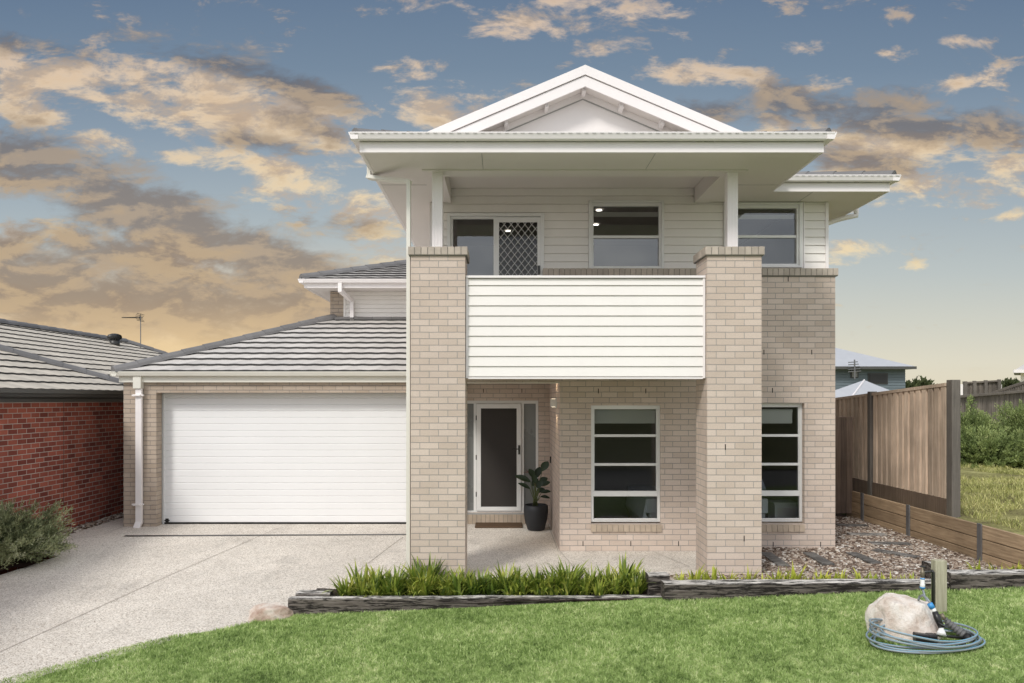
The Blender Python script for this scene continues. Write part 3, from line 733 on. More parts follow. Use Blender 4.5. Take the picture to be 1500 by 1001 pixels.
# soffits (one level, z 5.436) as slabs butting the beams
SZ = 5.436; s = MB()
s.box(-1.765, 3.96, 9.845, 10.539, SZ, SZ+.03); s.box(-1.765, -1.101, 10.539, YU, SZ, SZ+.03); s.box(3.281, 3.96, 10.539, YU, SZ, SZ+.03)
s.box(3.96, 5.69, 11.69, YU, SZ, SZ+.03); s.box(-1.765, -1.15, YU, 22, SZ, SZ+.03); s.box(5.062, 5.69, YU, 22, SZ, SZ+.03)
s.box(3.231, 3.281, 10.82, YU, SZ, SZ+.03); s.box(-1.101, -1.081, 10.82, YU, SZ, SZ+.03)
s.box(3.281, 5.062, YU, YU+.01, SZ+.0, SZ+.03)
s.build('soffit', M['soffit'], H)
for a in ((-.28, -.274, 9.85, 10.53), (1.9, 1.906, 9.85, 10.53), (-1.76, -1.11, 11.3, 11.306), (3.3, 3.95, 11.3, 11.306), (4.6, 4.606, 11.7, YU)):
    MB().box(*a, SZ-.0035, SZ).build('soffit_joint', M['grey'], H)
# fascia
f = MB()
f.box(-1.765, 3.96, 9.80, 9.844, SZ-.004, 5.56); f.box(-1.80, -1.766, 9.80, 22, SZ-.004, 5.56); f.box(3.961, 3.995, 9.80, 11.646, SZ-.004, 5.56)
f.box(3.961, 5.69, 11.648, 11.689, SZ-.004, 5.56); f.box(5.691, 5.725, 11.648, 22, SZ-.004, 5.56)
f.build('fascia', M['trim'], H)
def gutter(mb, a, b, axis, side, z, d=.118, h=.088):
    """quad gutter; a,b extents along axis; side = (position of back, outward sign)"""
    p, sg = side
    prof = [(p, z-h*.95), (p+sg*d*.68, z-h), (p+sg*d*.78, z-h*.88), (p+sg*d*.86, z-h*.6), (p+sg*d, z-.012), (p+sg*d, z), (p+sg*(d-.012), z), (p+sg*(d-.012), z-.012), (p+sg*.01, z-.02), (p, z-.02)]
    mb.prism(prof, axis, a, b)
g1 = MB(); GZ = 5.650
gutter(g1, -1.90, 4.085, 0, (9.80, -1), GZ); gutter(g1, 9.69, 22, 1, (-1.80, -1), GZ); gutter(g1, 9.69, 11.64, 1, (3.995, 1), GZ)
gutter(g1, 4.0, 5.83, 0, (11.648, -1), GZ); gutter(g1, 11.54, 22, 1, (5.725, 1), GZ)
g1.build('gutter', M['trim'], H)
sl = MB()
for i in range(60):
    x = -1.85+i*.098
    if x < 4.03: sl.box(x, x+.05, 9.6780, 9.6795, GZ-.021, GZ-.0150)
for i in range(19):
    x = 4.1+i*.092
    if x < 5.78: sl.box(x, x+.048, 11.526, 11.5275, GZ-.021, GZ-.0150)
sl.build('gutter_slots', M['grey'], H)

# ---- tiled roofs
def tiled(mb, P0, along, inward, slope, d0, d1, span, gauge=.30, thick=.042, wave=.0035, wl=.30, start=0.):
    """P0 eave corner; along/inward unit vectors; span(d)->(s0,s1) extent along the eave at inset d"""
    P0, along, inward = Vector(P0), Vector(along), Vector(inward); d = d0; k = 0
    while d < d1-1e-4:
        e = min(d+gauge, d1); a0, a1 = span(d); b0, b1 = span(e)
        n = max(2, int(abs(a1-a0)/.06)); lo = []; up = []; bs = []
        mb.cr = .5
        for i in range(n+1):
            t = i/n; sa = a0+(a1-a0)*t; sb = b0+(b1-b0)*t
            mb.cr = (math.floor((sa+(k % 2)*wl*.5)/wl)*.377+k*.61) % 1
            wz = wave*math.cos(2*math.pi*sa/wl); wz2 = wave*math.cos(2*math.pi*sb/wl)
            p = P0+along*sa+inward*d; q = P0+along*sb+inward*(e+.01)
            lo.append(mb.vert(p+Vector((0, 0, slope*d+thick+wz)))); up.append(mb.vert(q+Vector((0, 0, slope*(e+.01)+.002+wz2)))); bs.append(mb.vert(p+inward*.004+Vector((0, 0, slope*d-.004))))
        for i in range(n):
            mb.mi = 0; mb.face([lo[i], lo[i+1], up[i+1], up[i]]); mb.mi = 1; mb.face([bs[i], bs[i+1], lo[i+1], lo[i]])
        d = e; k += 1
    mb.mi = 0
def ridge_caps(mb, A, B, L=.40, r=.085):
    A, B = Vector(A), Vector(B); D = (B-A); n = max(1, int(D.length/L)); u = D.normalized(); side = u.cross(Vector((0, 0, 1))).normalized(); upv = side.cross(u)
    for i in range(n):
        a = A+D*(i/n)-u*.02; b = A+D*((i+1)/n)+u*.015; mb.cr = random.random(); i0 = len(mb.v)
        prof = [(-r*1.5, -.055), (-r*1.2, .0), (-r*.6, .045), (0, .06), (r*.6, .045), (r*1.2, .0), (r*1.5, -.055)]
        for p, lift in ((a, .014), (b, 0.)):
            for s_, z_ in prof: mb.vert(p+side*s_+upv*(z_+lift))
        m = len(prof)
        for j in range(m-1): mb.face([i0+j, i0+j+1, i0+m+j+1, i0+m+j])
        mb.face([i0+j for j in range(m)])
def hip(name, x0, x1, y0, y1, z, slope, par, matt='tile', gauge=.30, sides='FLRB'):
    mb = MB(); w = (x1-x0)/2; dp = (y1-y0)/2; dm = min(w, dp)
    if 'F' in sides: tiled(mb, (x0, y0, z), (1, 0, 0), (0, 1, 0), slope, 0, dm, lambda d: (d, x1-x0-d), gauge)
    if 'B' in sides: tiled(mb, (x1, y1, z), (-1, 0, 0), (0, -1, 0), slope, 0, dm, lambda d: (d, x1-x0-d), gauge)
    if 'L' in sides: tiled(mb, (x0, y1, z), (0, -1, 0), (1, 0, 0), slope, 0, dm, lambda d: (d, y1-y0-d), gauge)
    if 'R' in sides: tiled(mb, (x1, y0, z), (0, 1, 0), (-1, 0, 0), slope, 0, dm, lambda d: (d, y1-y0-d), gauge)
    o = mb.build(name, [M[matt], M['tedge']], par)
    rc = MB(); zt = z+slope*dm
    ridge_caps(rc, (x0+.02, y0+.02, z+.05), (x0+dm, y0+dm, zt+.05)); ridge_caps(rc, (x1-.02, y0+.02, z+.05), (x1-dm, y0+dm, zt+.05))
    ridge_caps(rc, (x0+.02, y1-.02, z+.05), (x0+dm, y1-dm, zt+.05)); ridge_caps(rc, (x1-.02, y1-.02, z+.05), (x1-dm, y1-dm, zt+.05))
    if dp > w: ridge_caps(rc, (x0+w, y0+w, zt+.05), (x0+w, y1-w, zt+.05))
    rc.build('ridge_tiles', M['ridge'], o)
    return o
hip('roof', -1.86, 4.055, 9.78, 21.5, 5.612, .27, H)
hip('roof', 3.30, 5.79, 11.62, 22.2, 5.620, .27, H)
# garage roof: front and left planes running up to the upper wall
mb = MB(); GX0, GY0, GZ0 = -7.13, 14.36, 2.845; gs = .40
tiled(mb, (GX0, GY0, GZ0), (1, 0, 0), (0, 1, 0), gs, 0, 3.24, lambda d: (d, 6.2), .315)
tiled(mb, (GX0, 22.5, GZ0), (0, -1, 0), (1, 0, 0), gs, 0, 3.24, lambda d: (0, 22.5-GY0-d), .315)
go = mb.build('garage_roof', [M['tile'], M['tedge']], H)
rc = MB(); ridge_caps(rc, (GX0+.0, GY0+.0, GZ0+.045), (GX0+3.3, GY0+3.3, GZ0+gs*3.3+.045), .42); rc.build('hip_ridge_tiles', M['ridge'], go)
fl = MB(); fl.cr = .5
for i in range(8): fl.cr = random.random(); fl.obox((-3.75+i*.42+.2, 17.53, GZ0+gs*3.2+.035), (.205, 0, 0), (0, .09, .02), (0, -.008, .022))
fl.build('wall_flashing', M['ridge'], go)
f = MB(); f.box(-7.06, -.96, 14.40, 14.479, 2.66, 2.80); f.box(-7.06, -7.016, 14.48, 22, 2.66, 2.80); f.build('garage_fascia', M['cream'], H)
f = MB(); gutter(f, -7.18, -.96, 0, (14.40, -1), 2.855, .11, .085); gutter(f, 14.30, 22, 1, (-7.06, -1), 2.855, .11, .085); f.build('garage_gutter', M['cream'], H)
# rear upper block
rb = MB(); RY = 17.62
boards(rb, -3.55, -1.15, RY, 3.9, 4.77, .096, 3.9, .012); rb.box(-3.56, -1.149, RY+.014, RY+.2, 3.6, 4.77); rb.box(-3.595, -3.55, RY-.02, RY+.05, 3.9, 4.77)
rb.build('rear_weatherboard_wall', M['board'], H)
s = MB(); s.box(-4.30, -1.15, 17.05, 17.64, 4.772, 4.80); s.box(-4.30, -3.90, 17.64, 22, 4.772, 4.80); s.build('rear_soffit', M['soffit'], H)
f = MB(); f.box(-4.33, -1.15, 17.02, 17.049, 4.765, 4.87); f.box(-4.33, -4.301, 17.05, 22, 4.765, 4.87); f.build('rear_fascia', M['trim'], H)
f = MB(); gutter(f, -4.42, -1.15, 0, (17.02, -1), 4.945, .11, .085); gutter(f, 16.92, 22, 1, (-4.33, -1), 4.945, .11, .085); f.build('rear_gutter', M['trim'], H)
hip('rear_roof', -4.38, -.2, 16.97, 22.5, 4.945, .33, H)
# gable
g = MB(); GC = 1.095; GY = 10.55; sl = .4236; PK = 6.845
def gline(mb, y0, y1, zt, zb, half=2.45):
    for sg in (-1, 1):
        a = (GC, zt); b_ = (GC+sg*half, zt-sl*half); c = (GC+sg*half, zb-sl*half); d_ = (GC, zb)
        mb.prism([a, b_, c, d_], 1, y0, y1)
gline(g, GY, GY+.06, PK, PK-.128); gline(g, GY+.05, GY+.10, PK-.129, PK-.20); gline(g, GY+.02, GY+.0495, PK-.140, PK-.282)
g.build('bargeboard', M['trim'], H)
g = MB(); gline(g, GY+.092, 15.5, PK-.20, PK-.245); g.build('gable_soffit', M['soffit'], H)
g = MB(); gline(g, GY+.31, GY+.37, PK-.246, PK-.330); g.build('gable_trim', M['trim'], H)
g = MB(); gline(g, GY+.325, GY+.339, PK-.331, PK-.345); g.build('gable_shadow_line', M['grey'], H)  # grey strip painting in the shadow line under the trim
g = MB(); h = 2.2; g.prism([(GC, PK-.30), (GC-h, PK-.30-sl*h), (GC+h, PK-.30-sl*h)], 1, GY+.34, GY+.41); g.build('gable_panel', M['trim'], H)
for dx in (0, -.51, .51, -1.06, 1.06, -1.6, 1.6):
    x = GC+dx; z = PK-.245-sl*abs(dx); sg = 0 if dx == 0 else math.copysign(1, dx)
    br = MB(); br.obox((x, GY+.205, z-.034), (.026, 0, -.026*sl*sg), (0, .104, 0), (0, 0, .033)); br.build('bracket', M['trim'], H)
mb = MB()
tiled(mb, (GC-2.6, 15.5, PK+.02-sl*2.6), (0, -1, 0), (1, 0, 0), sl, .1, 2.59, lambda d: (0, 15.5-GY-.02), .30)
tiled(mb, (GC+2.6, GY+.02, PK+.02-sl*2.6), (0, 1, 0), (-1, 0, 0), sl, .1, 2.59, lambda d: (0, 15.5-GY-.02), .30)
o = mb.build('gable_roof', [M['tile'], M['tedge']], H)
o.location.z -= .095
# downpipes
def dpipe(name, path, w, d, m, astr=(), par=H):
    mb = MB(); path = [Vector(p) for p in path]
    for a, b in zip(path[:-1], path[1:]):
        u = (b-a); L = u.length; u.normalize()
        side = Vector((0, 1, 0)) if abs(u.y) < .9 else Vector((1, 0, 0)); o_ = u.cross(side).normalized(); side = o_.cross(u)
        mb.obox((a+b)/2, u*(L/2+w*.35), o_*w/2, side*d/2)
    for z in astr: 
        p = path[-1]; mb.box(p.x-w/2-.05, p.x+w/2+.05, p.y-.0, p.y+d/2+.012, z-.014, z+.014); mb.box(p.x-w/2-.008, p.x+w/2+.008, p.y-d/2-.006, p.y+.02, z-.018, z+.018)
    return mb.build(name, m, par, bevel=.006)
dpipe('downpipe', [(-1.86, 10.85, 5.57), (-1.86, 10.85, 5.415), (-1.262, 10.42, 5.235), (-1.262, 10.40, -.28)], .052, .10, M['cream'], ())
xg = X(203.5, 14.4)
dp = dpipe('downpipe', [(xg, 14.41, 2.66), (xg, 14.41, .10), (xg-.015, 14.37, .02)], .115, .07, M['trim'], (2.42, .42))
MB().box(xg-.085, xg+.06, 14.34, 14.47, 2.545, 2.83).build('rainhead', M['cream'], dp, bevel=.006)
rd = X(498.5, 16.9)
dpipe('downpipe', [(rd-.02, 16.98, 4.9), (rd-.02, 16.98, 4.70), (rd+.13, 17.52, 4.54), (rd+.13, 17.54, 4.05)], .085, .08, M['trim'])
pts = []
for i in range(9):
    t = i/8; pts.append((5.80-.62*t, 12.92, 5.37-.09*t-.10*t*t))
dr_ = MB(); dr_.tube([(5.80, 12.92, 5.56), (5.80, 12.92, 5.42)]+pts+[(5.16, 12.92, 5.1), (5.16, 12.92, .1)], .04, 10); dr_.build('downpipe', M['trim'], H, smooth=True)
# garage door
gd = MB(); z = .02; k = 0; GD = YG+.30; prof = []
n = 20; ph = (2.50-.03)/n
for i in range(n):
    a = .03+i*ph; prof += [(GD+.012, a), (GD, a+.010), (GD, a+ph-.010), (GD+.012, a+ph-.0005)]
prof += [(GD+.05, 2.50), (GD+.05, .03)]
gd.prism(prof, 0, -6.50, -1.5); gdo = gd.build('garage_door', M['gdoor'], H)
MB().box(-6.5, -1.5, GD-.004, GD+.05, .0, .029).build('door_seal', M['black'], gdo)
e = MB(); ex, ez = X(244.8, GD), Z(762.5, GD); e.prism([(ex-.055, ez), (ex, ez-.035), (ex+.055, ez), (ex, ez+.035)], 1, GD-.008, GD-.001); e.prism([(ex-.03, ez-.035), (ex+.03, ez-.035), (ex+.03, ez+.035), (ex-.03, ez+.035)], 1, GD-.006, GD-.002); e.build('emblem', M['black'], gdo)
MB().box(-6.42, -6.39, GD-.02, GD+.05, 0, 2.48).build('door_track', M['alu'], gdo)
# entry door
ed = MB(); y0 = YE+.06; ex0, ex1, ez0, ez1 = EOP
frame(ed, ex0, ex1, y0, y0+.1, ez0, ez1, .045, .06, .03)
xa, xb = X(697.5, YE), X(763.8, YE)
ed.box(xa-.05, xa, y0+.004, y0+.1, ez0+.03, ez1-.06); ed.box(xb, xb+.05, y0+.004, y0+.1, ez0+.03, ez1-.06)
eo = ed.build('entry_door', M['alu'], H, bevel=.002)
for a, b_ in ((ex0+.045, xa-.05), (xb+.05, ex1-.045)): MB().box(a, b_, y0+.05, y0+.06, ez0+.03, ez1-.06).build('sidelight_glass', M['frost'], eo)
sd = MB(); frame(sd, xa+.004, xb-.004, y0-.03, y0+.01, ez0+.035, ez1-.064, .085, .085, .075); sdo = sd.build('screen_door', M['alu'], eo, bevel=.003)
MB().box(xa+.08, xb-.08, y0-.012, y0-.006, ez0+.10, ez1-.14).build('screen_mesh', M['screen'], sdo)
hd = MB(); hx = X(760.5, YE); hd.box(hx-.018, hx+.018, y0-.045, y0-.031, Z(666, YE), Z(652.5, YE)); hd.tube([(hx, y0-.04, Z(658, YE)), (hx, y0-.08, Z(658, YE)), (hx-.115, y0-.08, Z(658, YE))], .010, 8); hd.build('handle', M['blackm'], sdo, bevel=.002)
for z_ in (.5, 1.2, 1.95): MB().tube([(xa+.0, y0-.035, z_), (xa+.0, y0-.035, z_+.09)], .009, 8).build('hinge', M['blackm'], sdo)
st_ = MB(); n = 18; w = (ex1-ex0)/n
for i in range(n): st_.cr = random.random(); st_.box(ex0+i*w+.004, ex0+(i+1)*w-.004, YE-.11, YE-.001, .004, .178)
st_.mi = 1; st_.box(ex0+.005, ex1-.005, YE-.104, YE-.0015, .001, .172); st_.build('entry_step', [M['sill'], M['mortar']], H, bevel=.003)
MB().box(ex0+.002, ex1-.002, YE-.1, YE+.06, .179, .194).build('threshold', M['grey'], eo)
# sconce and doorbell
sc = MB(); sy = 12.80; sx = .865; sc.box(sx-.03, sx, sy-.045, sy+.045, 2.21, 2.37); sc.box(sx-.105, sx-.03, sy-.045, sy+.045, 2.225, 2.355)
so = sc.build('wall_light', M['white'], H, bevel=.005)
l = MB(); l.box(sx-.085, sx-.035, sy-.03, sy+.03, 2.3555, 2.358); l.box(sx-.085, sx-.035, sy-.03, sy+.03, 2.222, 2.2245); l.build('lens', M['lampw'], so)
for zz_, rx in ((2.36, math.pi), (2.22, 0)):
    la = bpy.data.lights.new('sconce_lamp', 'SPOT'); la.energy = 16; la.color = (1, .78, .5); la.spot_size = 1.1; la.spot_blend = .6; la.shadow_soft_size = .02
    lo = bpy.data.objects.new('sconce_lamp', la); C.objects.link(lo); lo.location = (sx-.06, sy, zz_); lo.rotation_euler = (rx, 0, 0)
MB().box(sx-.02, sx, 14.35, 14.41, 1.18, 1.30).build('doorbell', M['black'], H, bevel=.004)

# ------------------------------------------------------------------ inside the lower room
bd = thing('bed', 'white-sheeted bed seen through the two lower windows', 'bed', (3.3, 13.4, 0))
MB().box(2.36, 4.25, 12.75, 14.6, .12, .52).build('bed_base', M['cabinet'], bd, bevel=.02)
q = MB().box(2.30, 4.28, 12.70, 14.62, .50, .74); q.prism([(2.30, .5), (2.30, .72), (2.24, .4), (2.36, .15), (2.42, .3)], 1, 12.70, 14.5); q.build('sheet', M['linen'], bd, bevel=.04)
pl = MB(); pl.lathe((0, 0, 0), [(.02, -.07), (.16, -.06), (.24, 0), (.16, .06), (.02, .07)], 20); o = pl.build('cushion', M['greyc'], smooth=True); o.location = (4.14, 12.78, 1.02); o.rotation_euler = (.2, 1.15, 0); o.scale = (1.1, .9, 1)
tag(o, 'grey-blue cushion leaning in the right lower window', 'cushion')
cb_ = thing('storage_box', 'pale white lidded cabinet inside the bottom right window', 'cabinet', (4.6, 12.98, 0))
MB().box(4.42, 4.79, 12.80, 13.15, 0, .635).build('body', M['cabinet'], cb_, bevel=.006); MB().box(4.40, 4.81, 12.78, 13.17, .637, .665).build('lid', M['cabinet'], cb_, bevel=.006)
MB().box(4.46, 4.75, 12.795, 12.799, .06, .58).build('door_panel', M['blind'], cb_)

# ------------------------------------------------------------------ porch things
mt = MB().box(X(696, 14.5), X(765, 14.5), 14.30, 14.755, .003, .034); o = mt.build('doormat', M['mat'], bevel=.006); recentre(o); tag(o, 'brown coir doormat on the concrete before the front door step', 'doormat')
pt = thing('potted_plant', 'dark-leaved strap plant in a tall charcoal pot beside the front door', 'pot plant', (X(785, 14.1), 14.1, 0))
pc = (X(785, 14.1), 14.1, 0)
MB().lathe(pc, [(.13, .0), (.155, .02), (.205, .20), (.222, .34), (.215, .44), (.195, .46), (.185, .455), (.195, .40), (.02, .40)], 36).build('pot', M['pot'], pt, smooth=True)
MB().lathe(pc, [(.19, .395), (.19, .405)], 20).build('soil', M['soil'], pt)
lf = MB(); sm = MB(); rs = random.Random(5)
def broad(base, tip, width, up=(0, 0, 1), drop=.05):
    base, tip = Vector(base), Vector(tip); d = tip-base; s_ = d.cross(Vector(up)).normalized(); nrm = s_.cross(d).normalized(); N = 8; prev = None; lf.cr = rs.random()
    for k in range(N+1):
        t = k/N; w = width*math.sin(math.pi*min(1, max(0.02, t*.93+.05)))**.8; c = base+d*t+Vector((0, 0, -drop*t*t))
        a = lf.vert(c-s_*w/2+nrm*w*.18); m_ = lf.vert(c); b_ = lf.vert(c+s_*w/2+nrm*w*.18)
        if prev: lf.face([prev[0], prev[1], m_, a]); lf.face([prev[1], prev[2], b_, m_])
        prev = (a, m_, b_)
def PP(px, py, dy=0): Y = 14.1+dy; return (X(px, Y), Y, Z(py, Y))
for (b0, b1, w, dy) in (((777, 706), (754, 693), .085, -.08), ((776, 716), (759, 704), .06, .05), ((782, 700), (775, 683), .09, 0), ((786, 700), (791, 680), .10, .04), ((794, 690), (803, 672), .11, -.02), ((790, 708), (802, 696), .09, .1),
                       ((792, 712), (806, 702), .08, -.1), ((793, 722), (807, 716), .06, 0), ((792, 728), (806, 726), .05, -.05), ((787, 715), (795, 700), .10, -.1), ((780, 712), (788, 697), .09, .1), ((784, 708), (781, 690), .08, -.12), ((786, 722), (798, 712), .08, .1)):
    broad(PP(*b0, dy), PP(*b1, dy), w*1.25, (0, -.9, .4)); sm.tube([PP(784+rs.uniform(-4, 4), 741, dy*.3), PP((784+b0[0])/2, (b0[1]+738)/2, dy*.6), PP(*b0, dy)], [.010, .008, .005], 6)
lf.build('leaf', M['potleaf'], pt, smooth=True); sm.build('stem', M['stem'], pt, smooth=True)
fw = MB(); fw.tube([PP(785, 712), PP(779, 697), PP(770, 688)], [.006, .008, .003], 6); fw.tube([PP(779, 697), PP(774, 692), PP(766, 692)], [.006, .006, .002], 6); fw.build('flower', M['flower'], pt)

# ------------------------------------------------------------------ gravel and stepping planks
def stones(name, P, size, z, mat):
    n = len(P); cube = np.array([(x, y, z_) for z_ in (-1, 1) for x, y in ((-1, -1), (1, -1), (1, 1), (-1, 1))], float)*.5
    V = cube[None]*(.75+.5*RS.rand(n, 8, 1)); S = size*(.5+RS.rand(n, 3)); S[:, 2] *= .5; S[:, 0] *= 1.3; V = V*S[:, None, :]
    a = RS.rand(n)*6.28; b = (RS.rand(n)-.5)*1.1; ca, sa, cb, sb = np.cos(a), np.sin(a), np.cos(b), np.sin(b)
    x = V[..., 0]*cb[:, None]+V[..., 2]*sb[:, None]; zz = -V[..., 0]*sb[:, None]+V[..., 2]*cb[:, None]; y = V[..., 1]
    X_ = x*ca[:, None]-y*sa[:, None]+P[:, 0:1]; Y_ = x*sa[:, None]+y*ca[:, None]+P[:, 1:2]; Z_ = zz+z+(RS.rand(n, 1)*.02)
    q = np.array([(0, 3, 2, 1), (4, 5, 6, 7), (0, 1, 5, 4), (1, 2, 6, 5), (2, 3, 7, 6), (3, 0, 4, 7)])
    Fq = (q[None]+(np.arange(n)*8)[:, None, None]).reshape(-1, 4)
    return struct(npmesh(name, np.stack([X_, Y_, Z_], -1).reshape(-1, 3), Fq, np.repeat(RS.rand(n), 8), mat), 'stuff')
P = np.concatenate([np.stack([3.35+3.45*RS.rand(17000), 9.68+2.5*RS.rand(17000)], 1), np.stack([2.1+1.25*RS.rand(2200), 9.68+.6*RS.rand(2200)], 1), np.stack([5.12+1.68*RS.rand(9000), 12.1+3.2*RS.rand(9000)], 1)])
stones('gravel', P, .035, .03, M['gravel'])
P = np.stack([-7.84+.28*RS.rand(900), 12.9+4*RS.rand(900)], 1); stones('side_gravel', P, .035, .0, M['gravel'])
def gp(px, py, z=.055): Y = (EYE-z)*F/(py-VY); return Vector((X(px, Y), Y, z))
planks = [((1121, 811), (1148, 830), 'first stepping plank right of the brick pillar, laid slanting'), ((1184, 811), (1214, 828), 'second slanting stepping plank, below the wing brickwork corner'),
          ((1247, 811), (1284, 826.5), 'slanting stepping plank in the gravel, nearest the tap post of the front row'), ((1281, 806.5), (1344, 817.5), 'long pale stepping plank nearest the tap post, angled in gravel'),
          ((1274, 796.5), (1333, 797.5), 'dark level stepping plank midway along the retaining wall side'), ((1243, 783.2), (1297, 784), 'dark level stepping plank just beyond the wing corner'),
          ((1226, 770), (1270, 770.6), 'narrow stepping plank half hidden behind the wing corner, near the side gate')]
for a, b_, lb in planks:
    A, B = gp(*a), gp(*b_); u = (B-A).normalized(); s_ = Vector((-u.y, u.x, 0)); mb = MB(); mb.cr = random.random()
    mb.obox((A+B)/2, (B-A)/2, s_*.085, (0, 0, .022)); o = mb.build('stepping_plank', M['stepping'], bevel=.006); recentre(o); tag(o, lb, 'plank')

# ------------------------------------------------------------------ retaining wall, fences, gate
rw = thing('retaining_wall', 'low stained timber plank retaining wall with grey steel posts beside the gravel', 'wall', (6.82, 12.5, 0))
py_ = [9.3, 11.2, 13.18, 14.87, 15.6]
for i, (a, b_) in enumerate(zip(py_[:-1], py_[1:])):
    for k in range(3):
        m_ = MB(); m_.cr = random.random(); m_.box(6.80+.003*random.random(), 6.85, a+.012, b_-.012, .0+k*.2+.006-.04, .2+k*.2-.045); m_.build('plank', M['retain'], rw, bevel=.006)
for y in py_[1:-1]:
    MB().box(6.775, 6.799, y-.045, y+.045, -.05, .575).build('steel_post', M['steelpost'], rw)
FX = 7.2
fn = thing('paling_fence', 'tall brown overlapped paling fence beyond the retaining wall', 'fence', (FX, 14.8, .55))
pm = MB(); y = 12.72; k = 0
while y < 22:
    w = .128; pm.cr = random.random(); top = 2.57-.055*(y-12.6) if y < 17 else 2.33; x = FX-.010 if k % 2 else FX-.028
    pm.box(*((x-.022, x+.018) if k % 2 == 0 else (x, x+.018)), y, y+w, .74, top+random.uniform(-.006, .006)); y += .098; k += 1
pm.build('palings', M['paling'], fn)
cp = MB(); cp.prism([(12.7, 2.562), (17, 2.322), (22, 2.322), (22, 2.375), (17, 2.375), (12.7, 2.615)], 0, FX-.06, FX+.04); cp.build('capping', M['paling'], fn)
rl = MB(); rl.box(FX+.01, FX+.06, 12.7, 22, .95, 1.03); rl.box(FX+.01, FX+.06, 12.7, 22, 1.95, 2.03); rl.build('rail', M['paling'], fn)
kb = MB(); kb.box(FX-.05, FX+.0, 12.7, 22, .42, .735); kb.build('kickboard', M['darkpaling'], fn)
for (y, tp) in ((12.58, 2.66), (15.3, 2.50), (18.5, 2.42)):
    w = .16 if y < 13 else .12
    MB().box(FX-.09 if y > 13 else FX-.065, FX+.05 if y > 13 else FX+.075, y-w/2, y+w/2, .35, tp).build('post', M['fpost'], fn, bevel=.008)
sg_ = thing('side_gate', 'dark stained paling gate closing the gap between house and retaining wall', 'gate', (6.0, 15.35, 0))
pm = MB(); x = 5.14
while x < 6.78: pm.cr = random.random(); pm.box(x, x+.115, 15.33+.012*(int(x*10) % 2), 15.352+.012*(int(x*10) % 2), .12, 2.0); x += .12
pm.build('palings', M['darkpaling'], sg_); MB().box(5.14, 6.78, 15.37, 15.41, 1.6, 1.7).build('rail', M['darkpaling'], sg_); MB().box(5.14, 6.78, 15.37, 15.41, .4, .5).build('rail', M['darkpaling'], sg_)

# ------------------------------------------------------------------ bushes
def bush(name, label, cat, c, rad, nst, nl, leafL, leafW, mat, seed, group=None, inner=.25, fl=.6, stemmat='bark', bushy=.35):
    rs = np.random.RandomState(seed); root = thing(name, label, cat, c, group); Vs = []; R = []
    th = rs.rand(nst)*2*np.pi; el = np.arcsin(np.clip(rs.rand(nst)**.7, .03, 1)); ln = .72+.38*rs.rand(nst)
    bump = np.array([mnoise.noise(Vector((math.cos(a)*1.7+seed, math.sin(a)*1.7, e*2.1))) for a, e in zip(th, el)]); ln = ln*(1+.35*bump)
    D = np.stack([np.cos(th)*np.cos(el)*rad[0], np.sin(th)*np.cos(el)*rad[1], np.sin(el)*rad[2]], 1)*ln[:, None]
    t = inner+(1-inner)*rs.rand(nst, nl)**.8
    Pt = D[:, None, :]*t[..., None]; Pt[..., 2] += -.10*rad[2]*(t**2)*(1-np.sin(el))[:, None]
    jit = (rs.rand(nst, nl, 3)-.5)*min(rad)*.10; Pt = (Pt+jit).reshape(-1, 3); n = len(Pt)
    dirs = np.repeat(D/np.linalg.norm(D, axis=1)[:, None], nl, 0); dirs = dirs*.75+np.array([0, 0, bushy])+(rs.rand(n, 3)-.5)*1.5; dirs /= np.linalg.norm(dirs, axis=1)[:, None]
    s_ = np.cross(dirs, rs.rand(n, 3)-.5); s_ /= np.linalg.norm(s_, axis=1)[:, None]
    L = leafL*(.6+.8*rs.rand(n))[:, None]; W = leafW*(.7+.6*rs.rand(n))[:, None]
    V = np.stack([Pt, Pt+dirs*L*.5-s_*W*.5, Pt+dirs*L, Pt+dirs*L*.5+s_*W*.5], 1).reshape(-1, 3)
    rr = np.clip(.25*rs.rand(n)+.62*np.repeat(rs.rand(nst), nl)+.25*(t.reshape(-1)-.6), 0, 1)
    o = npmesh('foliage', V, np.arange(n*4).reshape(-1, 4), np.repeat(rr, 4), mat); o.parent = root
    sb = MB()
    for i in range(0, nst, max(1, nst//60)): sb.tube([Vector(c), Vector(c)+Vector(D[i])*.5, Vector(c)+Vector(D[i])*.93], [.012*rad[2], .007*rad[2], .003*rad[2]], 5, False)
    sb.build('stems', M[stemmat], root); return root
bush('rosemary_bush', 'dense grey-green rosemary bush in the mulch by the red brick wall', 'bush', (-7.60, 11.75, .0), (1.12, .85, .76), 620, 95, .055, .013, M['rosemary'], 3, inner=.3)
bush('rosemary_bush', 'lower dark part-hidden bush at the left picture edge, in front of the tall rosemary', 'bush', (-8.25, 11.0, -.1), (.72, .6, .50), 320, 90, .055, .013, M['rosemary'], 8, inner=.3)
shr = [((12.0, 19.6, .6), (1.15, .9, .95), 'low leafy shrub at the front of the bank, right beside the fence post'), ((13.4, 19.0, .6), (1.1, .9, 1.15), 'low shrub on the bank at the right picture edge, front row'),
       ((11.2, 22.2, .7), (1.3, 1.1, 1.12), 'taller shrub behind the fence end post, back row'), ((13.1, 22.4, .7), (1.4, 1.1, 1.32), 'tallest green shrub in the back row below the grey fence'), ((15.1, 22.6, .7), (1.4, 1.2, 1.5), 'tall shrub in the back row at the right picture edge')]
for i, (c, r_, lb) in enumerate(shr): bush('shrub', lb, 'shrub', c, r_, 460, 150, .075, .024, M['shrub'], 30+i, 'shrubs on the grassy bank', inner=.3)
P = np.stack([7.4+9*RS.rand(60000), 10.+10.5*RS.rand(60000)], 1)
P = P[np.array([mnoise.noise(Vector((x*.9, y*.9, 8))) > -.02 for x, y in P])]
